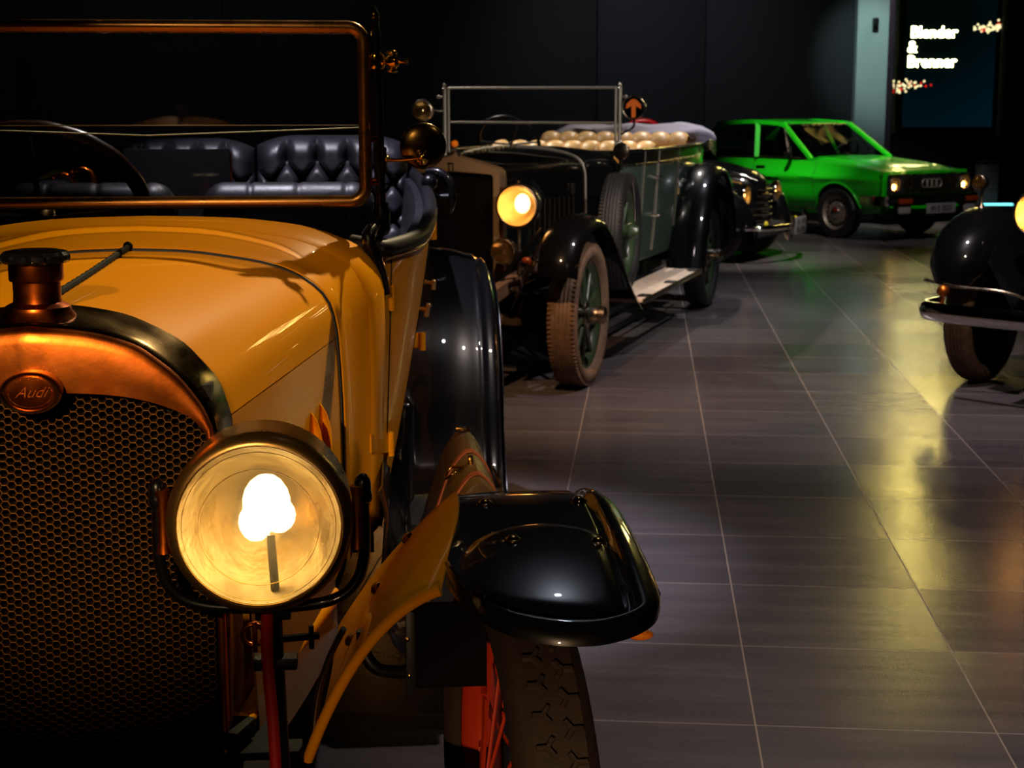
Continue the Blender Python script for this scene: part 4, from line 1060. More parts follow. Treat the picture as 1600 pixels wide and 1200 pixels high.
# strapped leather case on the running board ------------------------
cs = thing('strapped_case', 'olive-brown leather case with rounded lid and two tan straps on the running board', 'case', (Y.o[0], Y.o[1], 0), -Y.yaw)
def csec(k):   # rounded-top cross-section, k scales it
    pts = crv([(-.128, .394), (-.105, .47), (-.075, .565), (-.045, .645), (0, .692), (.042, .655), (.072, .575), (.098, .48), (.116, .394)], 40)
    return [(.722 + x * k, .394 + (z - .394) * (1 - (1 - k) * .6)) for x, z in pts]
r_ = []
for v, k in ((1.30, .90), (1.302, .97), (1.31, 1.0), (1.9, 1.0), (1.91, .97), (1.912, .9)): r_.append([(x, v, z) for x, z in csec(k)])
cbody = MB().loft(r_, True, (True, True)).build('case_body', M['case_leather'], cs, 35)
for v in (1.37, 1.62):
    st = MB(); G = [[(x, v + d, z) for x, z in csec(1.035)] for d in (-.014, .014)]
    st.sheet(G, .004); stp = st.build('strap', M['strap_tan'], cs, 40, 'tan leather strap')
    bk_ = MB(); xx, zz = csec(1.06)[25]; P = [(xx + a, v + b_, zz + c_) for a, b_, c_ in ((0, -.02, .02), (0, .02, .02), (.018, .02, -.02), (.018, -.02, -.02))]
    bk_.tube(P, .003, 6, closed=True).build('buckle', M['brass'], stp, 40)
lk = MB().lathe([(.022, 0), (.022, .006), (.018, .009), (.008, .009), (.001, .014)], 24, AX((.718, 1.301, .625), (0, -1, .1)))
lk.build('lock', M['nickel_dark'], cs, 40, 'round lock plate')
hn = MB().tube(crv([(.700, 1.49, .68), (.672, 1.46, .672), (.655, 1.49, .655), (.672, 1.53, .672), (.700, 1.50, .68)], 18), .0035, 8)
hn.box((.718, 1.50, .697), (.012, .03, .02), .003); hn.build('carry_ring', M['brass'], cs, 50)
MB().box((.722, 1.86, .700), (.04, .02, .012), .003).build('lid_catch', M['brass_dark'], cs)

# ================================================================== black and green tourer (second car)
T = Frame((-.338, 8.941), 17.3)
tc = T.root('touring_car', 'black and green open tourer with tan seats and a side spare wheel', 'car')
RTo = outline([(0, 1.272), (.12, 1.243), (.235, 1.210), (.272, 1.192), (.286, 1.165), (.288, 1.12)], [(.288, 1.12), (.288, .9), (.288, .52)], 18, 8)
RTi = outline([(0, 1.178), (.12, 1.172), (.225, 1.166), (.238, 1.160), (.243, 1.15), (.244, 1.12)], [(.244, 1.12), (.244, .9), (.244, .54)], 18, 8)
HTo = outline([(0, 1.292), (.15, 1.282), (.30, 1.258), (.39, 1.228), (.435, 1.185), (.452, 1.12)], [(.452, 1.12), (.456, .9), (.456, .55)], 18, 8)
CTo = outline([(0, 1.288), (.2, 1.280), (.40, 1.258), (.52, 1.225), (.575, 1.18), (.592, 1.10)], [(.592, 1.10), (.592, .9), (.580, .55)], 18, 8)
t = MB(); t.loft([ring(RTi, .03), ring(RTi, .0), ring(mixo(RTi, RTo, .06), -.008), ring(mixo(RTi, RTo, .9), -.008), ring(RTo, .004), ring(RTo, .11)], closed=False)
rsh = t.build('radiator', M['shell_bronze'], tc, 40, 'dull nickel radiator shell with a pointed top')
MB().sheet([[(x, .028, z) for x in (-.25, .25)] for z in (.52, 1.175)], 0).build('radiator_core', mat('dark_radiator_core', '040303', .8, 0, spec=.05, bump=(300, .6, .01)), rsh)
bg = MB()
bg.box((-.012, -.012, 1.205), (.012, .006, .036), .003); bg.box((.012, -.012, 1.205), (.012, .006, .036), .003); bg.box((0, -.012, 1.228), (.044, .006, .008), .002)
bg.build('emblem', M['nickel'], rsh)
ms = MB(); ms.lathe([(.030, 0), (.034, .008), (.034, .022), (.020, .030), (.010, .034), (.010, .045)], 20, TR((0, .05, 1.262)))
ms.build('filler_cap', M['nickel'], rsh)
MB().ball((0, .05, 1.332), .022, 14).build('mascot', M['amber'], rsh, 60, 'round amber mascot')
h = MB()
for G, f_ in band(RTo, HTo, .11, 1.22, 0, 18): h.sheet(G, .003, flip=f_)
bon = h.build('bonnet', M['black_deep'], tc, 30)
h = MB()
for G, f_ in band(RTo, HTo, .11, 1.22, 17, 25): h.sheet(np.array(G) - [0, 0, .002], .003, flip=f_)
bs = build_each(h, 'bonnet_side', M['black_deep'], tc, 30)[0]
lv = MB()
for sg in (1, -1):
    for k in range(9):
        v = .45 + k * .07; u = np.interp(v, [.11, 1.22], [.289, .456])
        lv.sheet([[(sg * (u - .002), v + .02, w), (sg * (u + .012), v, w)] for w in np.linspace(.75, 1.0, 5)], .002)
    lv.box((sg * (np.interp(1.02, [.11, 1.22], [.289, .456]) + .004), 1.02, 1.04), (.006, .06, .07), .002)
build_each(lv, 'louvre', M['nickel_dark'], bs)
MB().tube(ring(mixo(HTo, HTo, 0, .003), 1.225), .006, 8).build('bonnet_strip', M['nickel_lit'], tc, 60, 'nickel strip at the rear edge of the bonnet')
MB().tube([(0, .1, 1.276), (0, 1.22, 1.297)], .006, 8).build('bonnet_hinge', M['nickel'], bon)
MB().loft([ring(mixo(HTo, CTo, sst(0, 1, q), .001), 1.23 + .36 * q) for q in np.linspace(0, 1, 10)], closed=False).build('scuttle', M['black_deep'], tc, 40)
MB().sheet([[(u, 1.585, w) for w in (.5, 1.0, 1.26)] for u in (-.55, 0, .55)], .01).build('dashboard', M['dark_inside'], tc)
# body
tv = [1.59, 1.7, 2.0, 2.5, 3.2, 3.8, 4.2, 4.45]
tu = smi(tv, [.592, .625, .655, .675, .685, .68, .65, .55])
tb_ = smi(tv, [.575, .590, .605, .62, .63, .63, .60, .50])
def tside(v, lo, hi, d=0.):
    return [((tb_(v) + (tu(v) - tb_(v)) * ((z - .5) / .75) ** .7) - d, v, z) for z in np.linspace(lo, hi, 10)]
TV = np.linspace(1.59, 4.45, 30)
for nm, lo, hi, m_, d in (('body_panel', .50, 1.165, 'green_body', 0.), ('waist_band', 1.165, 1.245, 'black', -.006)):
    o = MB(); G = [tside(v, lo, hi, d) for v in TV]
    o.sheet(G, .02, flip=True); o.sheet([[(-x, y, z) for x, y, z in r_] for r_ in G], .02)
    o.sheet([[(x * q, 4.45 + .06 * (1 - q * q), z) for x, y, z in tside(4.45, lo, hi, d)] for q in np.linspace(-1, 1, 9)], .02)
    o.build(nm, M[m_], tc, 40)
for sg in (1, -1):
    MB().tube([(sg * tu(v), v, 1.252) for v in TV], .012, 8).build('rail', M['black_deep'], tc, 60)
    MB().tube([(sg * (tu(v) + .004), v, 1.163) for v in TV], .005, 8).build('waist_line', M['nickel'], tc, 60)
    if sg > 0:
        for v in (2.02, 2.40, 3.04):
            MB().tube([(x + .004, y, z) for x, y, z in tside(v, .55, 1.25)], .0055, 6).build('door_strip', M['nickel_lit'], tc, 60)
        for v, z in ((2.30, .80), (2.30, 1.06), (3.10, 1.0)):
            x = tu(v) - .03
            MB().tube([(x, v, z), (x + .06, v, z), (x + .06, v + .09, z)], .008, 8).build('door_handle', M['chrome'], tc, 50)
# windscreen
tws = thing('windscreen', None, None); tws.parent = tc
yv = 1.55
f_ = MB()
for z, r_ in ((1.657, .0085), (1.435, .0075)): f_.tube([(-.572, yv, z), (.572, yv, z)], r_, 8)
for sg in (1, -1): f_.tube([(sg * .567, yv, 1.24), (sg * .567, yv, 1.66)], .009, 8)
f_.build('windscreen_frame', M['nickel_lit'], tws, 50)
MB().box((0, yv, 1.546), (1.12, .005, .21), .001).build('upper_pane', M['pane'], tws)
MB().box((0, yv, 1.34), (1.12, .005, .18), .001).build('lower_pane', M['pane'], tws)
for sg in (1, -1):
    p_ = MB(); p_.tube([(sg * .594, yv, 1.22), (sg * .594, yv, 1.655)], .013, 10)
    p_.lathe([(.013, 0), (.016, .006), (.008, .014), (.012, .024), (.006, .036), (.001, .04)], 12, TR((sg * .594, yv, 1.65)))
    p_.lathe([(.006, 0), (.006, .03), (.014, .034), (.014, .046), (.006, .052)], 12, AX((sg * .594, yv, 1.60), (sg, -.2, 0)))
    for z in (1.26, 1.31): p_.ball((sg * .594, yv, z), .022, 10)
    p_.build('windscreen_post', M['nickel_lit'], tws, 45)
# direction arrow, mirror, spotlight
ar = np.array(T.at(990, 168, v=1.53))
am_ = MB(); Ma = AX(ar, (-.10, -1, 0))
am_.lathe([(.066, -.05), (.074, -.03), (.074, .0), (.069, .004), (.066, .004), (.066, -.004), (.001, -.004)], 36, Ma)
sig = am_.build('signal_housing', M['black_deep'], tws, 40, 'round black direction signal with orange arrow')
MB().tube([ar + .072 * np.array([math.cos(t_), 0, math.sin(t_)]) + [0, -.003, 0] for t_ in np.linspace(0, 2 * PI, 40, endpoint=False)], .004, 8, closed=True).build('signal_ring', M['nickel'], tws, 60)
aw = MB(); q = [(-.013, -.062), (.013, -.062), (.013, .010), (.050, -.008), (.046, .022), (.012, .052), (-.012, .052), (-.046, .022), (-.050, -.008), (-.013, .010)]
aw.loft([[(ar[0] + a, ar[1] + y, ar[2] + b_) for a, b_ in q] for y in (-.0035, .002)], True, (True, True))
aw.build('signal_arrow', M['arrow'], tws, 30, 'orange arrow pointing up')
MB().tube(crv([ar + [0, .02, -.075], ar + [-.004, .02, -.12], ar + [-.05, .02, -.15], (.594, yv, 1.36)], 14), .008, 8).build('signal_arm', M['black_deep'], tws, 50)
mm = np.array(T.at(970, 236, v=1.50)); o = MB(); o.lathe([(.05, -.03), (.056, -.01), (.056, 0), (.05, .006), (.001, .008)], 28, AX(mm, (-.2, -1, 0)))
o.tube([mm + [0, .01, -.02], mm + [0, .03, -.12]], .01, 8); o.build('side_lamp', M['nickel_dark'], tws, 45, 'small round side lamp at the post foot')
sl_ = np.array(T.at(659, 173, v=1.45)); headlamp(tuple(sl_), tc, .066, bulb=None, gl='lamp_glass_dim', shell='nickel', rim='nickel', refl='reflector_dim', name='spotlight', yaw=R(10), label='unlit nickel spotlight', depth=.05)
MB().tube([sl_ + [.0, .08, 0], (-.594, yv, 1.50)], .009, 8).build('spotlight_arm', M['nickel'], tws)
# steering wheel
c2_ = np.array([-.29, 2.0, 1.30]); R2 = .212
P = [c2_ + R2 * (math.cos(a) * np.array([1, 0, 0]) + math.sin(a) * np.array([0, -.60, .80])) for a in np.linspace(0, 2 * PI, 48, endpoint=False)]
w_ = MB().tube(P, .0125, 10, closed=True).build('steering_wheel', M['black_satin'], tc, 60)
s_ = MB()
for a in (60, 120, 0, 180, 270): s_.tube([c2_ + [0, .05, -.02], c2_ + R2 * (math.cos(R(a)) * np.array([1, 0, 0]) + math.sin(R(a)) * np.array([0, -.60, .80]))], .007, 6)
s_.tube([c2_ + [0, .05, -.02], c2_ + [0, -.35, -.45]], .015, 8); s_.build('spokes', M['black_satin'], w_)
# tan seats: puffed vertical rolls
def puffs(name, u0, u1, v, z0, z1, n, depth=.10):
    o = MB(); G = []
    for i in range(n * 10 + 1):
        s = i / (n * 10); u = u0 + (u1 - u0) * s; f = abs(math.sin(PI * s * n)) ** .5
        row = []
        for a in np.linspace(-70, 200, 16):
            rr = depth * (.72 + .28 * f)
            row.append((u, v - math.cos(R(a)) * rr, z1 - depth + math.sin(R(a)) * rr))
        row.insert(0, (u, v - .05 - .03 * f, z0)); G.append(row)
    return o.sheet(G, 0).build(name, M['tan'], tc, 60, 'tan leather seat back with puffed rolls')
puffs('front_seat_back', -.60, .60, 2.62, .80, 1.300, 9)
puffs('rear_seat_back', -.58, .60, 3.82, .80, 1.345, 8, .12)
for v in (2.3, 3.45): MB().box((0, v, .86), (1.15, .5, .16), .05).build('seat_cushion', M['tan'], tc)
for sg in (1, -1):
    o = MB(); o.sheet([[(sg * (tu(v) - .03 - .03 * abs(math.sin(v * 14))), v, z) for z in np.linspace(.9, 1.25, 5)] for v in np.linspace(3.0, 4.3, 40)], .02); o.build('side_padding', M['tan'], tc, 60)
# folded canvas top
ct = MB(); G = []
random.seed(9)
for i in range(41):
    s = i / 40; u = -.70 + 1.40 * s; row = []
    for j in range(19):
        a = 2 * PI * j / 18; rr = .115 + .018 * math.sin(5 * a + 9 * s) + .012 * math.sin(23 * s + 2 * a)
        e = min(1, min(s, 1 - s) / .10) ** .5
        row.append((u, 4.50 + .10 * math.sin(PI * s) + rr * 1.35 * e * math.cos(a), 1.275 + rr * .95 * e * math.sin(a)))
    G.append(row)
ct.sheet(G, 0).build('folded_top', M['grey_cloth'], tc, 70, 'folded grey canvas top')
ir = MB()
for k in range(4): ir.tube(crv([(.70, 3.9 + .05 * k, 1.24 - .02 * k), (.715, 4.15, 1.27 - .025 * k), (.70, 4.45, 1.24 - .03 * k)], 10), .009, 8)
build_each(ir, 'top_iron', M['black_deep'], tc, 50)
# wings
def crown_wing(prof, uc, hw, sg, name, drop=.06, label=None, front_round=0.):
    pr = crv(prof, 60); tn = np.gradient(pr, axis=0); tn /= np.linalg.norm(tn, axis=1, keepdims=True); nn = np.stack([-tn[:, 1], tn[:, 0]], 1)
    G = []
    for k in range(60):
        row = []; s = k / 59; wk = hw * (1 - front_round * (1 - sst(0, .22, s)))
        for q in np.linspace(-1, 1, 19):
            x = wk * math.sin(q * PI / 2); h = drop * (math.cos(q * PI / 2) - 1)
            row.append((sg * (uc + x), pr[k][0] + nn[k][0] * h, pr[k][1] + nn[k][1] * h))
        G.append(row)
    w = MB().sheet(G, .004, flip=sg < 0).build(name, M['black_deep'], tc, 60, label)
    return w
for sg in (1, -1):
    crown_wing([(-.52, .66), (-.49, .76), (-.38, .88), (-.20, .945), (0, .962), (.18, .93), (.36, .83), (.60, .66), (.85, .49), (1.08, .365)], .745, .125, sg, 'front_wing', .07, 'glossy black front wing' if sg > 0 else None, .12)
    # inner valance of the front wing
    G = []
    for k, (v, zt_) in enumerate(((-.50, .68), (-.38, .82), (-.2, .89), (0, .905), (.2, .87), (.4, .76), (.6, .62))):
        G.append([(sg * (.625 - .16 * q), v + .12 * q, zt_ - .22 * q ** 1.3) for q in np.linspace(0, 1, 8)])
    MB().sheet(G, .004, flip=sg > 0).build('wing_valance', M['black_deep'], tc, 60)
    MB().sheet([[(sg * .50, v, w) for w in (.35, .60)] for v in (.6, 3.9)], .01).build('sill', M['black_deep'], tc)
    rb = MB().box((sg * .755, 2.02, .365), (.27, 2.06, .022), .004).build('running_board', M['board'], tc, 40, 'pale running board' if sg > 0 else None)
    MB().box((sg * .893, 2.02, .362), (.012, 2.08, .034), .003).build('board_edge', M['nickel_dark'], rb)
    sp_ = MB()
    for v in (1.15, 1.95, 2.75): sp_.box((sg * .86, v, .380), (.07, .10, .012), .004)
    build_each(sp_, 'board_fitting', M['black_satin'], rb)
    crown_wing([(2.86, .375), (2.93, .52), (3.04, .74), (3.20, .94), (3.42, 1.075), (3.70, 1.115), (3.98, 1.06), (4.22, .90), (4.36, .68), (4.42, .50)], .765, .145, sg, 'rear_wing', .08, 'glossy black rear wing' if sg > 0 else None)
for c_, tr_w in (((.745, .0, .402), 'rib'), ((-.745, 0, .402), 'rib'), ((.745, 3.70, .402), None), ((-.745, 3.70, .402), None)):
    spoke_wheel('wheel', c_, .395, .17, 0, tc, 'rubber_dust_lit' if tr_w else 'rubber_black', 'green_wheel', spokes=0, tread=tr_w, side=1 if c_[0] > 0 else -1, label='front wheel with dusty, warm-lit ribbed tyre and dark green rim' if c_ == (.745, .0, .402) else None)
# green wheel spokes of wood type, hub cap
for c_ in ((.745, .0, .402), (.745, 3.70, .402)):
    o = MB()
    for k in range(10):
        a = 2 * PI * k / 10; o.tube([(c_[0] + .03, c_[1] + .05 * math.sin(a), c_[2] + .05 * math.cos(a)), (c_[0] + .02, c_[1] + .28 * math.sin(a), c_[2] + .28 * math.cos(a))], [.018, .014], 8)
    o.build('wheel_spokes', M['green_wheel'], tc, 50)
    o = MB().lathe([(.075, 0), (.075, .05), (.05, .06), (.045, .11), (.05, .115), (.05, .15), (.03, .16), (.001, .162)], 24, AX((c_[0], c_[1], c_[2]), (1, 0, 0))); o.build('hub_cap', M['nickel'], tc, 40)
sw_ = spoke_wheel('spare_wheel', (.775, .84, .80), .345, .15, R(2), tc, 'rubber_black', 'green_wheel', spokes=0, tread='rib', label='spare wheel in the front wing')
o = MB()
for k in range(8):
    a = 2 * PI * k / 8; o.tube([(.78, .84 + .03 * math.sin(a), .80 + .03 * math.cos(a)), (.775, .84 + .25 * math.sin(a), .80 + .25 * math.cos(a))], .012, 8)
o.build('spare_spokes', M['green_wheel'], tc, 50)
ch = MB()
for k in range(14): ch.ball((.862, .80 + .004 * k, 1.10 - .018 * k), .008, 8)
ch.build('spare_chain', M['chrome'], tc, 60)
# lamps
for sg in (1, -1):
    hl = headlamp((.43 * sg, -.16, 1.005), tc, .113, bulb='filament_dim', bulb_r=.019, gl='lamp_glass', shell='black', rim='nickel_dark', depth=.09, label='glowing round headlamp' if sg > 0 else None, bulb_off=(.012, 0, .01), stalk=False)
    o = MB(); o.lathe([(.006, 0), (.012, .01), (.016, .02), (.001, .03)], 12, TR((.43 * sg, -.12, 1.12)))
    build_each(o, 'lamp_finial', M['nickel'], tc, 50); o = MB(); o.lathe([(.02, .885), (.012, .86), (.010, .75), (.018, .62)], 12, TR((.43 * sg, -.10, 0))); o.build('lamp_stand', M['nickel'], tc, 50)
headlamp((.353, -.17, .755), tc, .068, bulb=None, gl='lamp_glass_dim', shell='nickel', rim='nickel', refl='reflector_dim', name='fog_lamp', label='small unlit fog lamp', depth=.05)
MB().tube([(.353, -.13, .69), (.353, -.11, .55)], .01, 8).build('fog_lamp_stalk', M['nickel'], tc)
MB().tube([(.300, -.02, .60), (.300, -.02, 1.10)], .007, 8).build('tie_rod', M['copper_dark'], tc)
# undercarriage
u_ = MB()
for sg in (1, -1):
    u_.tube(crv([(.40 * sg, -.62, .50), (.40 * sg, -.35, .40), (.40 * sg, 0, .36), (.40 * sg, .5, .46)], 16), .03, sec=[(-.6, -1), (.6, -1), (.6, 1), (-.6, 1)])
    u_.tube(crv([(.40 * sg, -.66, .52), (.40 * sg, -.40, .56), (.40 * sg, .2, .60), (.42 * sg, 1.2, .58)], 16), .04, sec=[(-.9, -.7), (.9, -.7), (.9, .7), (-.9, .7)])
build_each(u_, 'spring', M['rubber_dust_lit'], tc, 40)
ax_ = MB(); ax_.tube(crv([(-.68, 0, .40), (-.5, 0, .34), (0, -.02, .30), (.5, 0, .34), (.68, 0, .40)], 24), .032, 10)
ax_.tube([(-.62, .12, .36), (.62, .12, .36)], .014, 8); ax_.tube([(.42, -.30, .58), (.63, -.18, .66)], .014, 8); ax_.lathe([(.11, 0), (.11, .03), (.05, .05)], 20, AX((.50, -.02, .40), (0, -1, 0)))
ax_.build('front_axle', M['iron'], tc, 40)
MB().tube([(-.68, 3.7, .40), (.68, 3.7, .40)], .05, 10).build('rear_axle', M['iron'], tc)
o = MB().ball(T.at(823, 407, v=-.30), .026, 12, (1.1, .6, .7)); o.build('side_reflector', M['orange_lens'], tc, 60)
MB().tube(crv([T.at(823, 412, v=-.29), T.at(815, 440, v=-.28), T.at(808, 465, v=-.2)], 8), .006, 6).build('reflector_arm', M['copper_dark'], tc)
wg = MB(); wg.tube([T.at(775, 445, v=-.30), T.at(848, 358, v=-.22)], .014, 8); wg.build('wing_stay', M['black_deep'], tc, 50)
MB().box((0, 2.1, .42), (.9, 3.9, .12), .02).build('underbody', M['dark_inside'], tc)

# ================================================================== modern cars
def arch_side(V, zlow, ztop, prof_u, wheels, ra, n=14):
    """side skin between the lower edge (with wheel arches cut in) and the belt: returns G[v][k]"""
    G = []
    for v in V:
        z0 = zlow(v)
        for cv, cz in wheels:
            if abs(v - cv) < ra: z0 = max(z0, cz + math.sqrt(ra * ra - (v - cv) ** 2))
        z1 = ztop(v)
        G.append([(prof_u(v, z), v, z) for z in np.linspace(z0, z1, n)])
    return G
def dense(a, b, cs, ra):
    V = list(np.linspace(a, b, 60))
    for c in cs:
        V += [c + ra * math.cos(t) for t in np.linspace(0, PI, 25)]
        V += [c - ra * 1.001, c + ra * 1.001]
    return sorted(v for v in set(V) if a <= v <= b)
def car_wheel(c, r, w, parent, side, cap='chrome', disc='nickel_lit', label=None):
    root = bpy.data.objects.new('wheel', None); COL.objects.link(root); root.parent = parent; root.location = c; root.empty_display_size = .1
    if label: root['label'] = label
    RX = Matrix.Rotation(side * PI / 2, 4, 'Y'); h = w / 2
    MB().lathe([(r * .66, -h), (r * .72, -h * 1.02), (r * .93, -h * .98), (r, -h * .72), (r, h * .72), (r * .93, h * .98), (r * .72, h * 1.02), (r * .66, h)], 48, RX, caps=(False, False)).build('tyre', M['rubber_black'], root, 35)
    o = MB(); o.lathe([(r * .67, h * .98), (r * .64, h * .95), (r * .60, h * .6), (r * .48, h * .45), (r * .40, h * .72), (r * .20, h * .80), (.001, h * .80)], 48, RX, caps=(False, True))
    o.build('wheel_disc', M[disc], root, 35)
    o = MB()
    for k in range(16):
        a = 2 * PI * k / 16; o.box((r * .51 * math.cos(a), r * .51 * math.sin(a), h * .52), (r * .07, r * .14, .01), .004, M=RX, rot=(0, 0, a))
    o.build('disc_slots', M['dark_inside'], root)
    o = MB().lathe([(r * .22, h * .8), (r * .21, h * .95), (r * .12, h * 1.05), (.001, h * 1.08)], 28, RX); o.build('hub_cap', M[cap], root, 40)
    return root

# ------------------------------------------------------------------ green coupe
GY = -35.0
_u = (math.cos(R(GY)), -math.sin(R(GY)))
G0 = Frame((3.86 + .67 * _u[0], 18.66 + .67 * _u[1]), GY)
gc = G0.root('coupe_car', 'bright green two-door coupe with square nose and one lit headlamp, before the column', 'car')
WB = 2.47; HWd = .80
zl = lambda v: .27 + .03 * sst(2.6, 3.3, v)
belt = smi([-.74, -.6, 0, .6, .9, 1.5, 2.2, 2.8, 3.3], [.775, .80, .855, .895, .91, .915, .915, .92, .90])
hwf = smi([-.74, -.65, -.4, 0, 1, 2.2, 2.9, 3.3], [.735, .757, .775, .79, .80, .795, .77, .735])
def pu(v, z):
    b_ = belt(v); a = hwf(v)
    t_ = (z - .27) / (b_ - .27)
    cr = .024 * math.exp(-((z - .70) / .035) ** 2) - .055 * max(0, .70 - z) / .43
    return a - .05 * (1 - sst(0, .35, t_)) - .055 * sst(.60, 1.0, t_) + cr - .028
V = dense(-.74, 3.32, (0, WB), .345)
for sg in (1, -1):
    G = arch_side(V, zl, belt, pu, ((0, .30), (WB, .30)), .345, 18)
    o = MB(); o.sheet([[(sg * x, y, z) for x, y, z in r_] for r_ in G], .02, flip=sg > 0)
    o.build('side_panel', M['green'], gc, 40, 'green side panel with flared wheel arches' if sg < 0 else None)
    o = MB()
    for cv in (0, WB):
        P = [(sg * (pu(cv + .35 * math.cos(t_), .30 + .35 * math.sin(t_)) + .006), cv + .35 * math.cos(t_), .30 + .35 * math.sin(t_)) for t_ in np.linspace(.06, PI - .06, 28)]
        o = MB().tube(P, .014, 8); o.build('arch_lip', M['green'], gc, 60)
    MB().tube([(sg * (pu(v, .335) + .004), v, .335) for v in np.linspace(.37, WB - .37, 12)], .007, 6).build('sill_trim', M['nickel'], gc)
    MB().sheet([[(sg * (pu(v, .29) - .01), v, z) for z in (.17, .29)] for v in np.linspace(.3, WB - .3, 5)], .02).build('sill', M['black_satin'], gc)
    for cv in (0, WB):
        car_wheel((sg * .67, cv, .30), .30, .165, gc, sg)
    q = MB(); q.box((sg * (pu(1.27, .80) + .008), 1.27, .80), (.02, .15, .03), .008); q.build('door_handle', M['black_satin'], gc)
    q = MB()
    for v in (.36, 1.40): q.tube([(sg * (pu(v, z) + .001), v, z) for z in np.linspace(.36, .90, 10)], .0025, 5)
    build_each(q, 'door_seam', M['dark_inside'], gc)
    qm = MB(); qm.box((sg * .80, .76, .96), (.10, .06, .07), .02); qm.tube([(sg * .76, .76, .93), (sg * .80, .76, .95)], .012, 6); qm.build('door_mirror', M['black_satin'], gc)
MB().box((0, 1.2, .27), (1.30, 3.9, .16), .05).build('underbody', M['dark_inside'], gc)
for cv in (0, WB): MB().box((0, cv, .48), (1.40, .74, .36), .03).build('wheel_housing', M['dark_inside'], gc)
# bonnet: a shallow crowned sheet with a fold over each wing
top = []
for v in list(np.linspace(-.745, .56, 26)):
    row = []
    for s in np.linspace(-1, 1, 33):
        a = hwf(v) - .083 + .0
        z = belt(v) + .050 * (1 - abs(s) ** 2.6) * sst(-.80, -.45, v) + .012 * math.exp(-((abs(s) - .62) / .06) ** 2)
        row.append((a * s, v, z))
    top.append(row)
MB().sheet(top, .012, flip=False).build('bonnet', M['green'], gc, 50, 'green bonnet')
# tail
tl = []
for v in np.linspace(2.80, 3.34, 8):
    tl.append([((hwf(v) - .083) * s, v, belt(v) + .03 * (1 - s * s)) for s in np.linspace(-1, 1, 15)])
MB().sheet(tl, .012).build('boot_lid', M['green'], gc)
MB().sheet([[(.70 * s, 3.33 + .02 * (1 - s * s), z) for z in np.linspace(.3, .92, 8)] for s in np.linspace(-1, 1, 15)], .02).build('tail_panel', M['green'], gc)
# roof and pillars
def gh(v):  # half width and height of the greenhouse rail
    return np.interp(v, [.46, 1.06, 1.6, 2.22, 2.90], [.69, .575, .565, .56, .66]), np.interp(v, [.46, 1.06, 1.6, 2.22, 2.90], [.905, 1.315, 1.34, 1.315, .955])
rf = []
for v in np.linspace(1.04, 2.26, 14):
    a, z = gh(v)
    rf.append([(a * s, v, z + .030 * (1 - s ** 4)) for s in np.linspace(-1, 1, 21)])
MB().sheet(rf, .02).build('roof', M['green'], gc, 50)
for sg in (1, -1):
    pl = MB()
    sec4 = [(-1, -1), (1, -1), (1, 1), (-1, 1)]
    rail = [(sg * gh(v)[0], v, gh(v)[1]) for v in np.linspace(.46, 1.06, 6)]
    pl.tube(rail, .024, sec=[(-1, -.8), (1, -.8), (1, .8), (-1, .8)])
    pl.tube([(sg * gh(v)[0], v, gh(v)[1] + .004) for v in np.linspace(1.04, 2.26, 12)], .024, sec=sec4)
    pl.build('roof_pillar', M['green'], gc, 30)
    pc = MB(); A = [(sg * gh(v)[0], v, gh(v)[1]) for v in np.linspace(2.15, 2.91, 9)]; B_ = [(sg * np.interp(t_, [0, 1], [.565, .715]), np.interp(t_, [0, 1], [2.02, 2.70]), np.interp(t_, [0, 1], [1.315, .925])) for t_ in np.linspace(0, 1, 9)]
    pc.sheet([A, B_], .025); pc.build('rear_pillar', M['green'], gc, 30)
    pb = MB().tube([(sg * .728, 1.36, .91), (sg * .566, 1.52, 1.33)], .028, sec=[(-.6, -1), (.6, -1), (.6, 1), (-.6, 1)]); pb.build('door_pillar', M['green_flat'], gc, 30)
    MB().tube([(sg * .735, .78, .91), (sg * .60, 1.02, 1.27)], .010, 6).build('quarter_light_bar', M['nickel'], gc)
    MB().tube([(sg * .722, v, .918) for v in np.linspace(.62, 2.9, 20)], .008, 6).build('waist_trim', M['nickel_dark'], gc)
    gl_ = MB(); gl_.sheet([[(sg * np.interp(z, [.91, 1.33], [.722, .560]), v0 + (v1 - v0) * t_, z) for z, v0, v1 in ((.91, .54, 2.68), (1.12, .84, 2.36), (1.32, 1.10, 2.06))] for t_ in np.linspace(0, 1, 10)], .004)
    gl_.build('side_glass', M['pane_dark'], gc)
ws_ = []
for t_ in np.linspace(0, 1, 8):
    v = .46 + (1.055 - .46) * t_; a, z = gh(v); ws_.append([((a - .02) * s, v - .05 * (1 - s * s), z - .005) for s in np.linspace(-1, 1, 15)])
MB().sheet(ws_, .005).build('windscreen', M['pane_clear'], gc)
MB().tube([(x, y, z) for x, y, z in ws_[-1]], .012, 6).build('screen_trim', M['nickel'], gc)
MB().sheet([[(gh(v)[0] * s, v, gh(v)[1] - .01) for s in np.linspace(-.95, .95, 9)] for v in np.linspace(2.25, 2.85, 6)], .005).build('rear_glass', M['pane_dark'], gc)
ins = MB(); ins.box((0, .66, .83), (1.36, .36, .16), .04); ins.build('dashboard', M['black_satin'], gc)
for sg in (1, -1):
    s_ = MB(); s_.box((sg * .34, 1.70, .80), (.48, .14, .62), .05, rot=(-.2, 0, 0)); s_.box((sg * .34, 1.42, .52), (.48, .5, .16), .05); s_.box((sg * .34, 1.77, 1.14), (.25, .08, .16), .03); s_.build('front_seat', M['leather'], gc)
MB().box((0, 2.55, .72), (1.2, .2, .5), .06).build('rear_seat', M['leather'], gc)
cg = np.array([.34, .88, .95]); P = [cg + .19 * (math.cos(a) * np.array([1, 0, 0]) + math.sin(a) * np.array([0, -.45, .89])) for a in np.linspace(0, 2 * PI, 40, endpoint=False)]
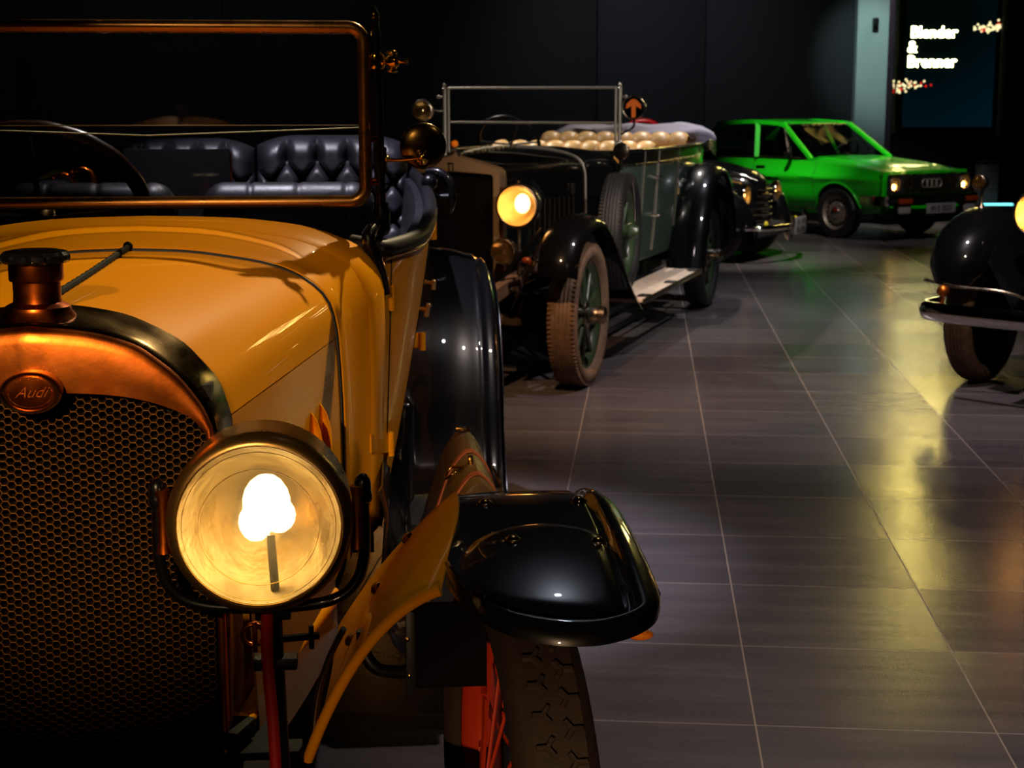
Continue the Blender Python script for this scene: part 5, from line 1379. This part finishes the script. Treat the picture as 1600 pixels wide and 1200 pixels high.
sg_ = MB().tube(P, .013, 8, closed=True); sg_.tube([P[0], P[20]], .012, 6); sg_.tube([cg, cg + [0, -.25, -.12]], .02, 8); sg_.build('steering_wheel', M['black_satin'], gc, 60)
# nose
nf = MB(); nf.sheet([[(x, -.700 + .04 * (abs(x) / .74) ** 4, z) for z in (.30, .46, .80)] for x in np.linspace(-.72, .72, 17)], .03); nf.build('nose_panel', M['green'], gc)
gr = MB(); gr.box((0, -.752, .655), (1.40, .03, .195), .01); gr.build('grille', M['dark_inside'], gc)
gs = MB()
for k in range(8): gs.box((0, -.770, .575 + .022 * k), (.72, .012, .006), .001)
gs.build('grille_bars', M['black_satin'], gc)
MB().box((0, -.768, .76), (1.42, .02, .012), .003).build('grille_trim', M['nickel'], gc)
MB().box((0, -.768, .552), (1.42, .02, .010), .003).build('grille_trim', M['nickel'], gc)
for sg in (1, -1):
    headlamp((sg * .60, -.775, .655), gc, .083, bulb='filament_far', bulb_r=.011, gl='lamp_glass', shell='nickel_dark', rim='nickel_dark', depth=.02, bulb_off=(-.02, .0, -.03), stalk=False, label='lit outer headlamp' if sg < 0 else None)
    headlamp((sg * .40, -.775, .655), gc, .074, bulb=None, gl='lamp_glass_dim', shell='nickel_dark', rim='nickel_dark', refl='reflector_dim', depth=.02)
for k in range(4):
    P = [(-.117 + .078 * k + .050 * math.cos(a), -.790, .655 + .050 * math.sin(a)) for a in np.linspace(0, 2 * PI, 28, endpoint=False)]
    MB().tube(P, .0075, 8, closed=True).build('emblem_ring', M['nickel_lit'], gc, 60)
bp = MB(); P = [(.80, -.45, .47), (.79, -.72, .47), (.70, -.84, .47), (.4, -.88, .47), (0, -.89, .47), (-.4, -.88, .47), (-.70, -.84, .47), (-.79, -.72, .47), (-.80, -.45, .47)]
bp.tube(crv(P, 50), .055, sec=[(-1, -.5), (1, -.5), (1, .5), (-1, .5)]); bpo = bp.build('bumper', M['chrome'], gc, 30, 'chrome front bumper with black strip')
MB().tube(crv([(x * 1.01, y - .032 if abs(x) < .72 else y, z) for x, y, z in P], 50), .022, sec=[(-1, -.5), (1, -.5), (1, .5), (-1, .5)]).build('bumper_strip', M['black_satin'], bpo)
for sg in (1, -1):
    MB().box((sg * .57, -.905, .47), (.22, .03, .055), .006).build('turn_signal', M['orange_lens'], bpo)
    fg = MB(); fg.box((sg * .56, -.85, .365), (.24, .06, .11), .012); fgo = fg.build('fog_lamp', M['black_satin'], gc)
    MB().box((sg * .56, -.886, .365), (.20, .012, .075), .006).build('fog_lens', mat('white_lens', '7a7674', .3), fgo)
pl_ = MB().box((.02, -.925, .375), (.50, .01, .115), .006).build('number_plate', M['white_plate'], gc)
word('plate_lettering', 'IN E 2023', .088, face_cam((.02, -.932, .375)), M['plate_ink'], gc, .0012, .0015)
MB().box((.02, -.90, .40), (.3, .05, .05), .004).build('plate_bracket', M['black_satin'], gc)
MB().box((0, -.72, .30), (1.36, .14, .06), .02).build('front_apron', M['black_satin'], gc)

# ------------------------------------------------------------------ small black saloon, rounded
N_ = Frame((2.10, 16.30), -62)
sc3 = N_.root('small_car', 'small rounded black car with chrome grille bars, partly hidden behind the tourer', 'car')
def body_loft(parent, stations, m_, name='body', n=28, label=None):
    """stations: (v, half width, z low, z top, squareness)"""
    rings = []
    for v, a, z0, z1, e in stations:
        r_ = []
        for k in range(n):
            t_ = 2 * PI * k / n; c_, s_ = math.cos(t_), math.sin(t_)
            r_.append((a * abs(c_) ** e * (1 if c_ > 0 else -1), v, (z0 + z1) / 2 + (z1 - z0) / 2 * abs(s_) ** e * (1 if s_ > 0 else -1)))
        rings.append(r_)
    return MB().loft(rings, True, (True, True)).build(name, m_, parent, 50, label)
body_loft(sc3, [(-.52, .10, .42, .70, .8), (-.50, .22, .36, .80, .8), (-.40, .27, .32, .90, .75), (-.1, .31, .30, .97, .7), (.4, .40, .28, 1.02, .65), (.8, .50, .28, 1.04, .6)], M['black_deep'], 'bonnet', label='narrow rounded black bonnet')
body_loft(sc3, [(.7, .50, .28, 1.02, .55), (.9, .60, .26, 1.05, .5), (1.6, .66, .26, 1.05, .5), (2.4, .64, .28, 1.02, .55), (3.0, .50, .32, .90, .7), (3.25, .25, .40, .70, .8)], M['black_deep'], 'body')
body_loft(sc3, [(.95, .48, .9, 1.05, .7), (1.15, .50, .9, 1.12, .6), (1.7, .52, .9, 1.16, .6), (2.2, .48, .9, 1.12, .65), (2.7, .35, .85, 1.0, .8)], M['dark_inside'], 'cabin')
for sg in (1, -1):
    r_ = []
    st_ = crv([(-.62, .52, .46), (-.50, .58, .66), (-.22, .60, .79), (.1, .60, .80), (.45, .58, .66), (.8, .56, .45), (1.1, .55, .32)], 26)
    hw_ = np.interp(np.linspace(0, 1, 26), [0, .1, .3, .6, 1], [.05, .13, .175, .15, .07])
    for k in range(26):
        v, u, zt_ = st_[k]; row = []
        for a in np.linspace(-.15, PI + .15, 17):
            row.append((sg * (u + hw_[k] * math.cos(a)), v + .02 * math.sin(a), zt_ - .16 + .16 * math.sin(a) - (.12 if math.sin(a) < .02 else 0)))
        r_.append(row)
    MB().sheet(r_, .01).build('front_wing', M['black_deep'], sc3, 60)
    headlamp((sg * .47, -.50, .66), sc3, .105, bulb='filament_far' if sg > 0 else 'filament_far', bulb_r=.006, gl='lamp_glass_dim', shell='black', rim='chrome', depth=.05, stalk=False, bulb_off=(0, 0, .01), label='round headlamp set in the wing')
    car_wheel((sg * .56, -.18, .30), .30, .13, sc3, sg, 'chrome', 'black_satin'); car_wheel((sg * .56, 2.35, .30), .30, .13, sc3, sg, 'chrome', 'black_satin')
    MB().tube(crv([(sg * .20, -.50, .80), (sg * .28, -.2, .90), (sg * .38, .4, .95), (sg * .5, .9, .97)], 20), .010, 8).build('bonnet_trim', M['chrome'], sc3, 60)
    MB().tube(crv([(sg * .42, -.42, .78), (sg * .50, -.1, .83), (sg * .54, .35, .80)], 20), .006, 8).build('wing_trim', M['brass'], sc3, 60)
    o = MB().ball((sg * .46, -.70, .385), .035, 10, (1, .6, 1)); o.build('fog_lamp', mat('yellow_lamp_glass', 'b8a820', .3), sc3, 60)
    ov = MB().tube(crv([(sg * .20, -.86, .30), (sg * .20, -.885, .36), (sg * .20, -.885, .44), (sg * .20, -.86, .51)], 10), .024, 10); ov.build('overrider', M['chrome'], sc3, 50)
for k in range(6):
    z = .40 + .062 * k; a = .235 - .018 * max(0, k - 3)
    MB().tube(crv([(-a, -.46, z), (-a * .5, -.555, z), (0, -.575, z), (a * .5, -.555, z), (a, -.46, z)], 16), .011, 8).build('grille_bar', M['chrome'], sc3, 60)
bp3 = MB().tube(crv([(.66, -.45, .36), (.60, -.72, .36), (.30, -.83, .36), (0, -.85, .36), (-.30, -.83, .36), (-.60, -.72, .36), (-.66, -.45, .36)], 40), .03, 10); bp3.build('bumper', M['chrome'], sc3, 50, 'chrome bumper with two overriders')
np_ = MB().box((.0, -.90, .36), (.34, .012, .17), .008)
for x, z, wd_, hg in ((-.10, .405, .03, .05), (-.05, .402, .035, .052), (.03, .405, .03, .05), (.08, .405, .035, .05), (.12, .403, .03, .05), (-.11, .325, .035, .055), (-.055, .318, .045, .045), (.02, .325, .03, .05), (.065, .325, .035, .05), (.11, .325, .03, .05)):
    np_.box((x, -.907, z), (wd_ * .7, .003, hg), .001, mat=1)
np_.build('number_plate', [M['white_plate'], M['plate_ink']], sc3)
MB().box((0, .9, .30), (1.0, 3.0, .14), .05).build('underbody', M['dark_inside'], sc3)

# ------------------------------------------------------------------ red car beyond the tourer
RD = Frame((1.57, 18.15), 0)
rc = RD.root('red_car', 'red car with arched roof edge, mostly hidden behind the tourer', 'car')
body_loft(rc, [(-.3, .30, .35, .70, .7), (-.2, .48, .30, .82, .6), (.3, .55, .28, .92, .5), (1.2, .56, .28, .95, .5), (1.9, .54, .28, .95, .5), (2.4, .45, .32, .88, .6), (2.6, .30, .40, .7, .7)], M['red_body'])
rr_ = []
for v in np.linspace(1.0, 2.1, 16):
    s = (v - 1.0) / 1.1; hz = 1.365 + .02 * math.sin(PI * s) - .10 * s * s
    rr_.append([(.31 * q, v, hz - .20 * abs(q) ** 2.2) for q in np.linspace(-1, 1, 25)])
MB().sheet(rr_, .03).build('roof', M['red_body'], rc, 50)
wsr = []
for t_ in np.linspace(0, 1, 8): wsr.append([((.50 - .20 * t_) * q, .45 + .56 * t_, .93 + (.43 - .20 * abs(q) ** 2.2) * t_) for q in np.linspace(-1, 1, 15)])
MB().sheet(wsr, .005).build('windscreen', M['pane_dark'], rc)
MB().tube(wsr[-1], .03, 8).build('screen_frame', M['red_body'], rc, 60)
for sg in (1, -1):
    MB().tube([(sg * .30, 1.0, 1.17), (sg * .50, .45, .93)], .02, 8).build('roof_pillar', M['red_body'], rc)
    MB().tube([(sg * .30, 2.08, 1.08), (sg * .42, 2.35, .92)], .04, 8).build('rear_pillar', M['red_body'], rc)
    for v in (.15, 1.95): car_wheel((sg * .50, v, .30), .30, .15, rc, sg)

# ------------------------------------------------------------------ black limousine at the right edge
Bf = Frame((3.30, 8.36), 40)
lc5 = Bf.root('limousine', 'black saloon with domed wings and a broad chrome bumper, facing into the aisle', 'car')
for sg in (-1, 1):
    wc = .80
    rows = []
    st_ = crv([(-.50, .60), (-.47, .72), (-.36, .86), (-.18, .955), (.02, .985), (.25, .93), (.5, .78), (.8, .55), (1.1, .38)], 44)
    hw_ = np.interp(np.linspace(0, 1, 44), [0, .06, .2, .5, 1], [.12, .17, .205, .20, .12])
    tn = np.gradient(st_, axis=0); tn /= np.linalg.norm(tn, axis=1, keepdims=True); nn = np.stack([-tn[:, 1], tn[:, 0]], 1)
    for k in range(44):
        row = []
        for q in np.linspace(-1, 1, 25):
            x = hw_[k] * math.sin(q * PI / 2); h_ = .20 * (math.cos(q * PI / 2) ** .85 - 1)
            row.append((sg * (wc + .02 - x * sg * (-1 if sg > 0 else 1) * (1 if sg > 0 else 1)), st_[k][0] + nn[k][0] * h_, st_[k][1] + nn[k][1] * h_))
        rows.append(row)
    MB().sheet(rows, .006).build('front_wing', M['black_deep'], lc5, 60, 'domed glossy black front wing' if sg < 0 else None)
    inn = [[(sg * (.62 - .16 * q), v, z - .24 * q) for q in np.linspace(0, 1, 6)] for v, z in ((-.44, .72), (-.30, .84), (-.1, .90), (.2, .86), (.6, .68))]
    MB().sheet(inn, .006).build('wing_valance', M['black_deep'], lc5, 60)
    headlamp((sg * .40, -.36, .985), lc5, .118, bulb='filament_far', bulb_r=.010, gl='lamp_glass_dim', shell='black', rim='nickel', depth=.09, stalk=False, label='glowing headlamp cut by the picture edge' if sg < 0 else None)
    MB().lathe([(.03, 0), (.018, .04), (.018, .16)], 12, TR((sg * .40, -.28, .74))).build('lamp_stand', M['black_deep'], lc5)
    wl = headlamp((sg * .84, -.10, 1.125), lc5, .040, bulb=None, gl='lamp_glass_dim', shell='nickel', rim='nickel', refl='reflector_dim', depth=.03, name='wing_lamp', label='small unlit wing lamp on a short stem' if sg < 0 else None)
    MB().lathe([(.03, -.05), (.022, -.03), (.008, -.01), (.008, .07)], 12, TR((sg * .84, -.05, 1.02))).build('wing_lamp_stem', M['nickel'], lc5)
    spoke_wheel('wheel', (sg * .82, 0, .375), .37, .165, R(0), lc5, 'rubber_dust_lit', 'black_satin', spokes=0, tread='plain', side=sg)
    MB().lathe([(.26, 0), (.25, .03), (.12, .05), (.001, .06)], 32, AX((sg * .82, 0, .375), (-sg, 0, 0))).build('brake_drum', M['black_satin'], lc5)
    ball_ = MB(); ball_.ball((sg * .80, -.58, .565), .034, 14); ball_.tube([(sg * .80, -.58, .53), (sg * .80, -.60, .47)], .014, 8); ball_.build('bumper_lamp', M['copper'], lc5, 60, 'small round copper-toned lamp above the bumper end' if sg < 0 else None)
    MB().tube(crv([(sg * .98, -.42, .60), (sg * .78, -.50, .585), (sg * .50, -.46, .57), (sg * .34, -.36, .50)], 14), .008, 8).build('wing_bead', M['nickel'], lc5, 60)
bp5 = MB().tube(crv([(-.93, -.38, .46), (-.92, -.56, .46), (-.84, -.66, .46), (-.5, -.72, .46), (0, -.74, .46), (.5, -.72, .46), (.84, -.66, .46), (.92, -.56, .46)], 60), .06, sec=[(-.85, -.25), (-.5, .1), (0, .25), (.5, .1), (.85, -.25), (.85, -.4), (-.85, -.4)])
bp5.build('bumper', M['chrome'], lc5, 40, 'broad chrome bumper bar')
RL = outline([(0, 1.22), (.15, 1.21), (.25, 1.18), (.285, 1.12)], [(.285, 1.12), (.285, .8), (.27, .5)], 14, 6)
HL = outline([(0, 1.25), (.25, 1.24), (.42, 1.19), (.48, 1.10)], [(.48, 1.10), (.48, .8), (.47, .5)], 14, 6)
MB().loft([ring(mixo(RL, RL, 0, -.05), -.22), ring(mixo(RL, RL, 0, -.05), -.26), ring(RL, -.26), ring(RL, -.16)], closed=False).build('radiator', M['nickel'], lc5, 40)
MB().sheet([[(x, -.22, z) for x in (-.26, .26)] for z in (.5, 1.16)], 0).build('radiator_core', M['dark_inside'], lc5)
MB().loft([ring(mixo(RL, HL, q), -.16 + 1.3 * q) for q in np.linspace(0, 1, 8)], closed=False).build('bonnet', M['black_deep'], lc5, 40)
body_loft(lc5, [(1.1, .52, .4, 1.24, .4), (1.3, .66, .36, 1.28, .4), (2.4, .74, .36, 1.28, .4), (3.6, .66, .4, 1.24, .45), (3.9, .45, .5, 1.0, .6)], M['black_deep'])
body_loft(lc5, [(1.35, .60, 1.2, 1.30, .5), (1.6, .62, 1.2, 1.68, .45), (2.6, .64, 1.2, 1.72, .45), (3.4, .58, 1.2, 1.64, .5), (3.75, .4, 1.1, 1.35, .6)], M['black_deep'], 'cabin')
for sg in (1, -1): spoke_wheel('wheel', (sg * .69, 3.2, .365), .36, .165, 0, lc5, 'rubber_black', 'black_satin', spokes=0, tread=None, side=sg)
MB().box((0, 1.6, .42), (.9, 3.6, .16), .03).build('underbody', M['dark_inside'], lc5)
fa = MB(); fa.tube([(-.66, 0, .36), (.66, 0, .36)], .03, 8)
for sg in (1, -1): fa.tube(crv([(sg * .36, -.66, .46), (sg * .36, -.4, .40), (sg * .36, .2, .44)], 10), .03, sec=[(-.5, -1), (.5, -1), (.5, 1), (-.5, 1)])
fa.build('front_axle', M['rubber_dust_lit'], lc5)
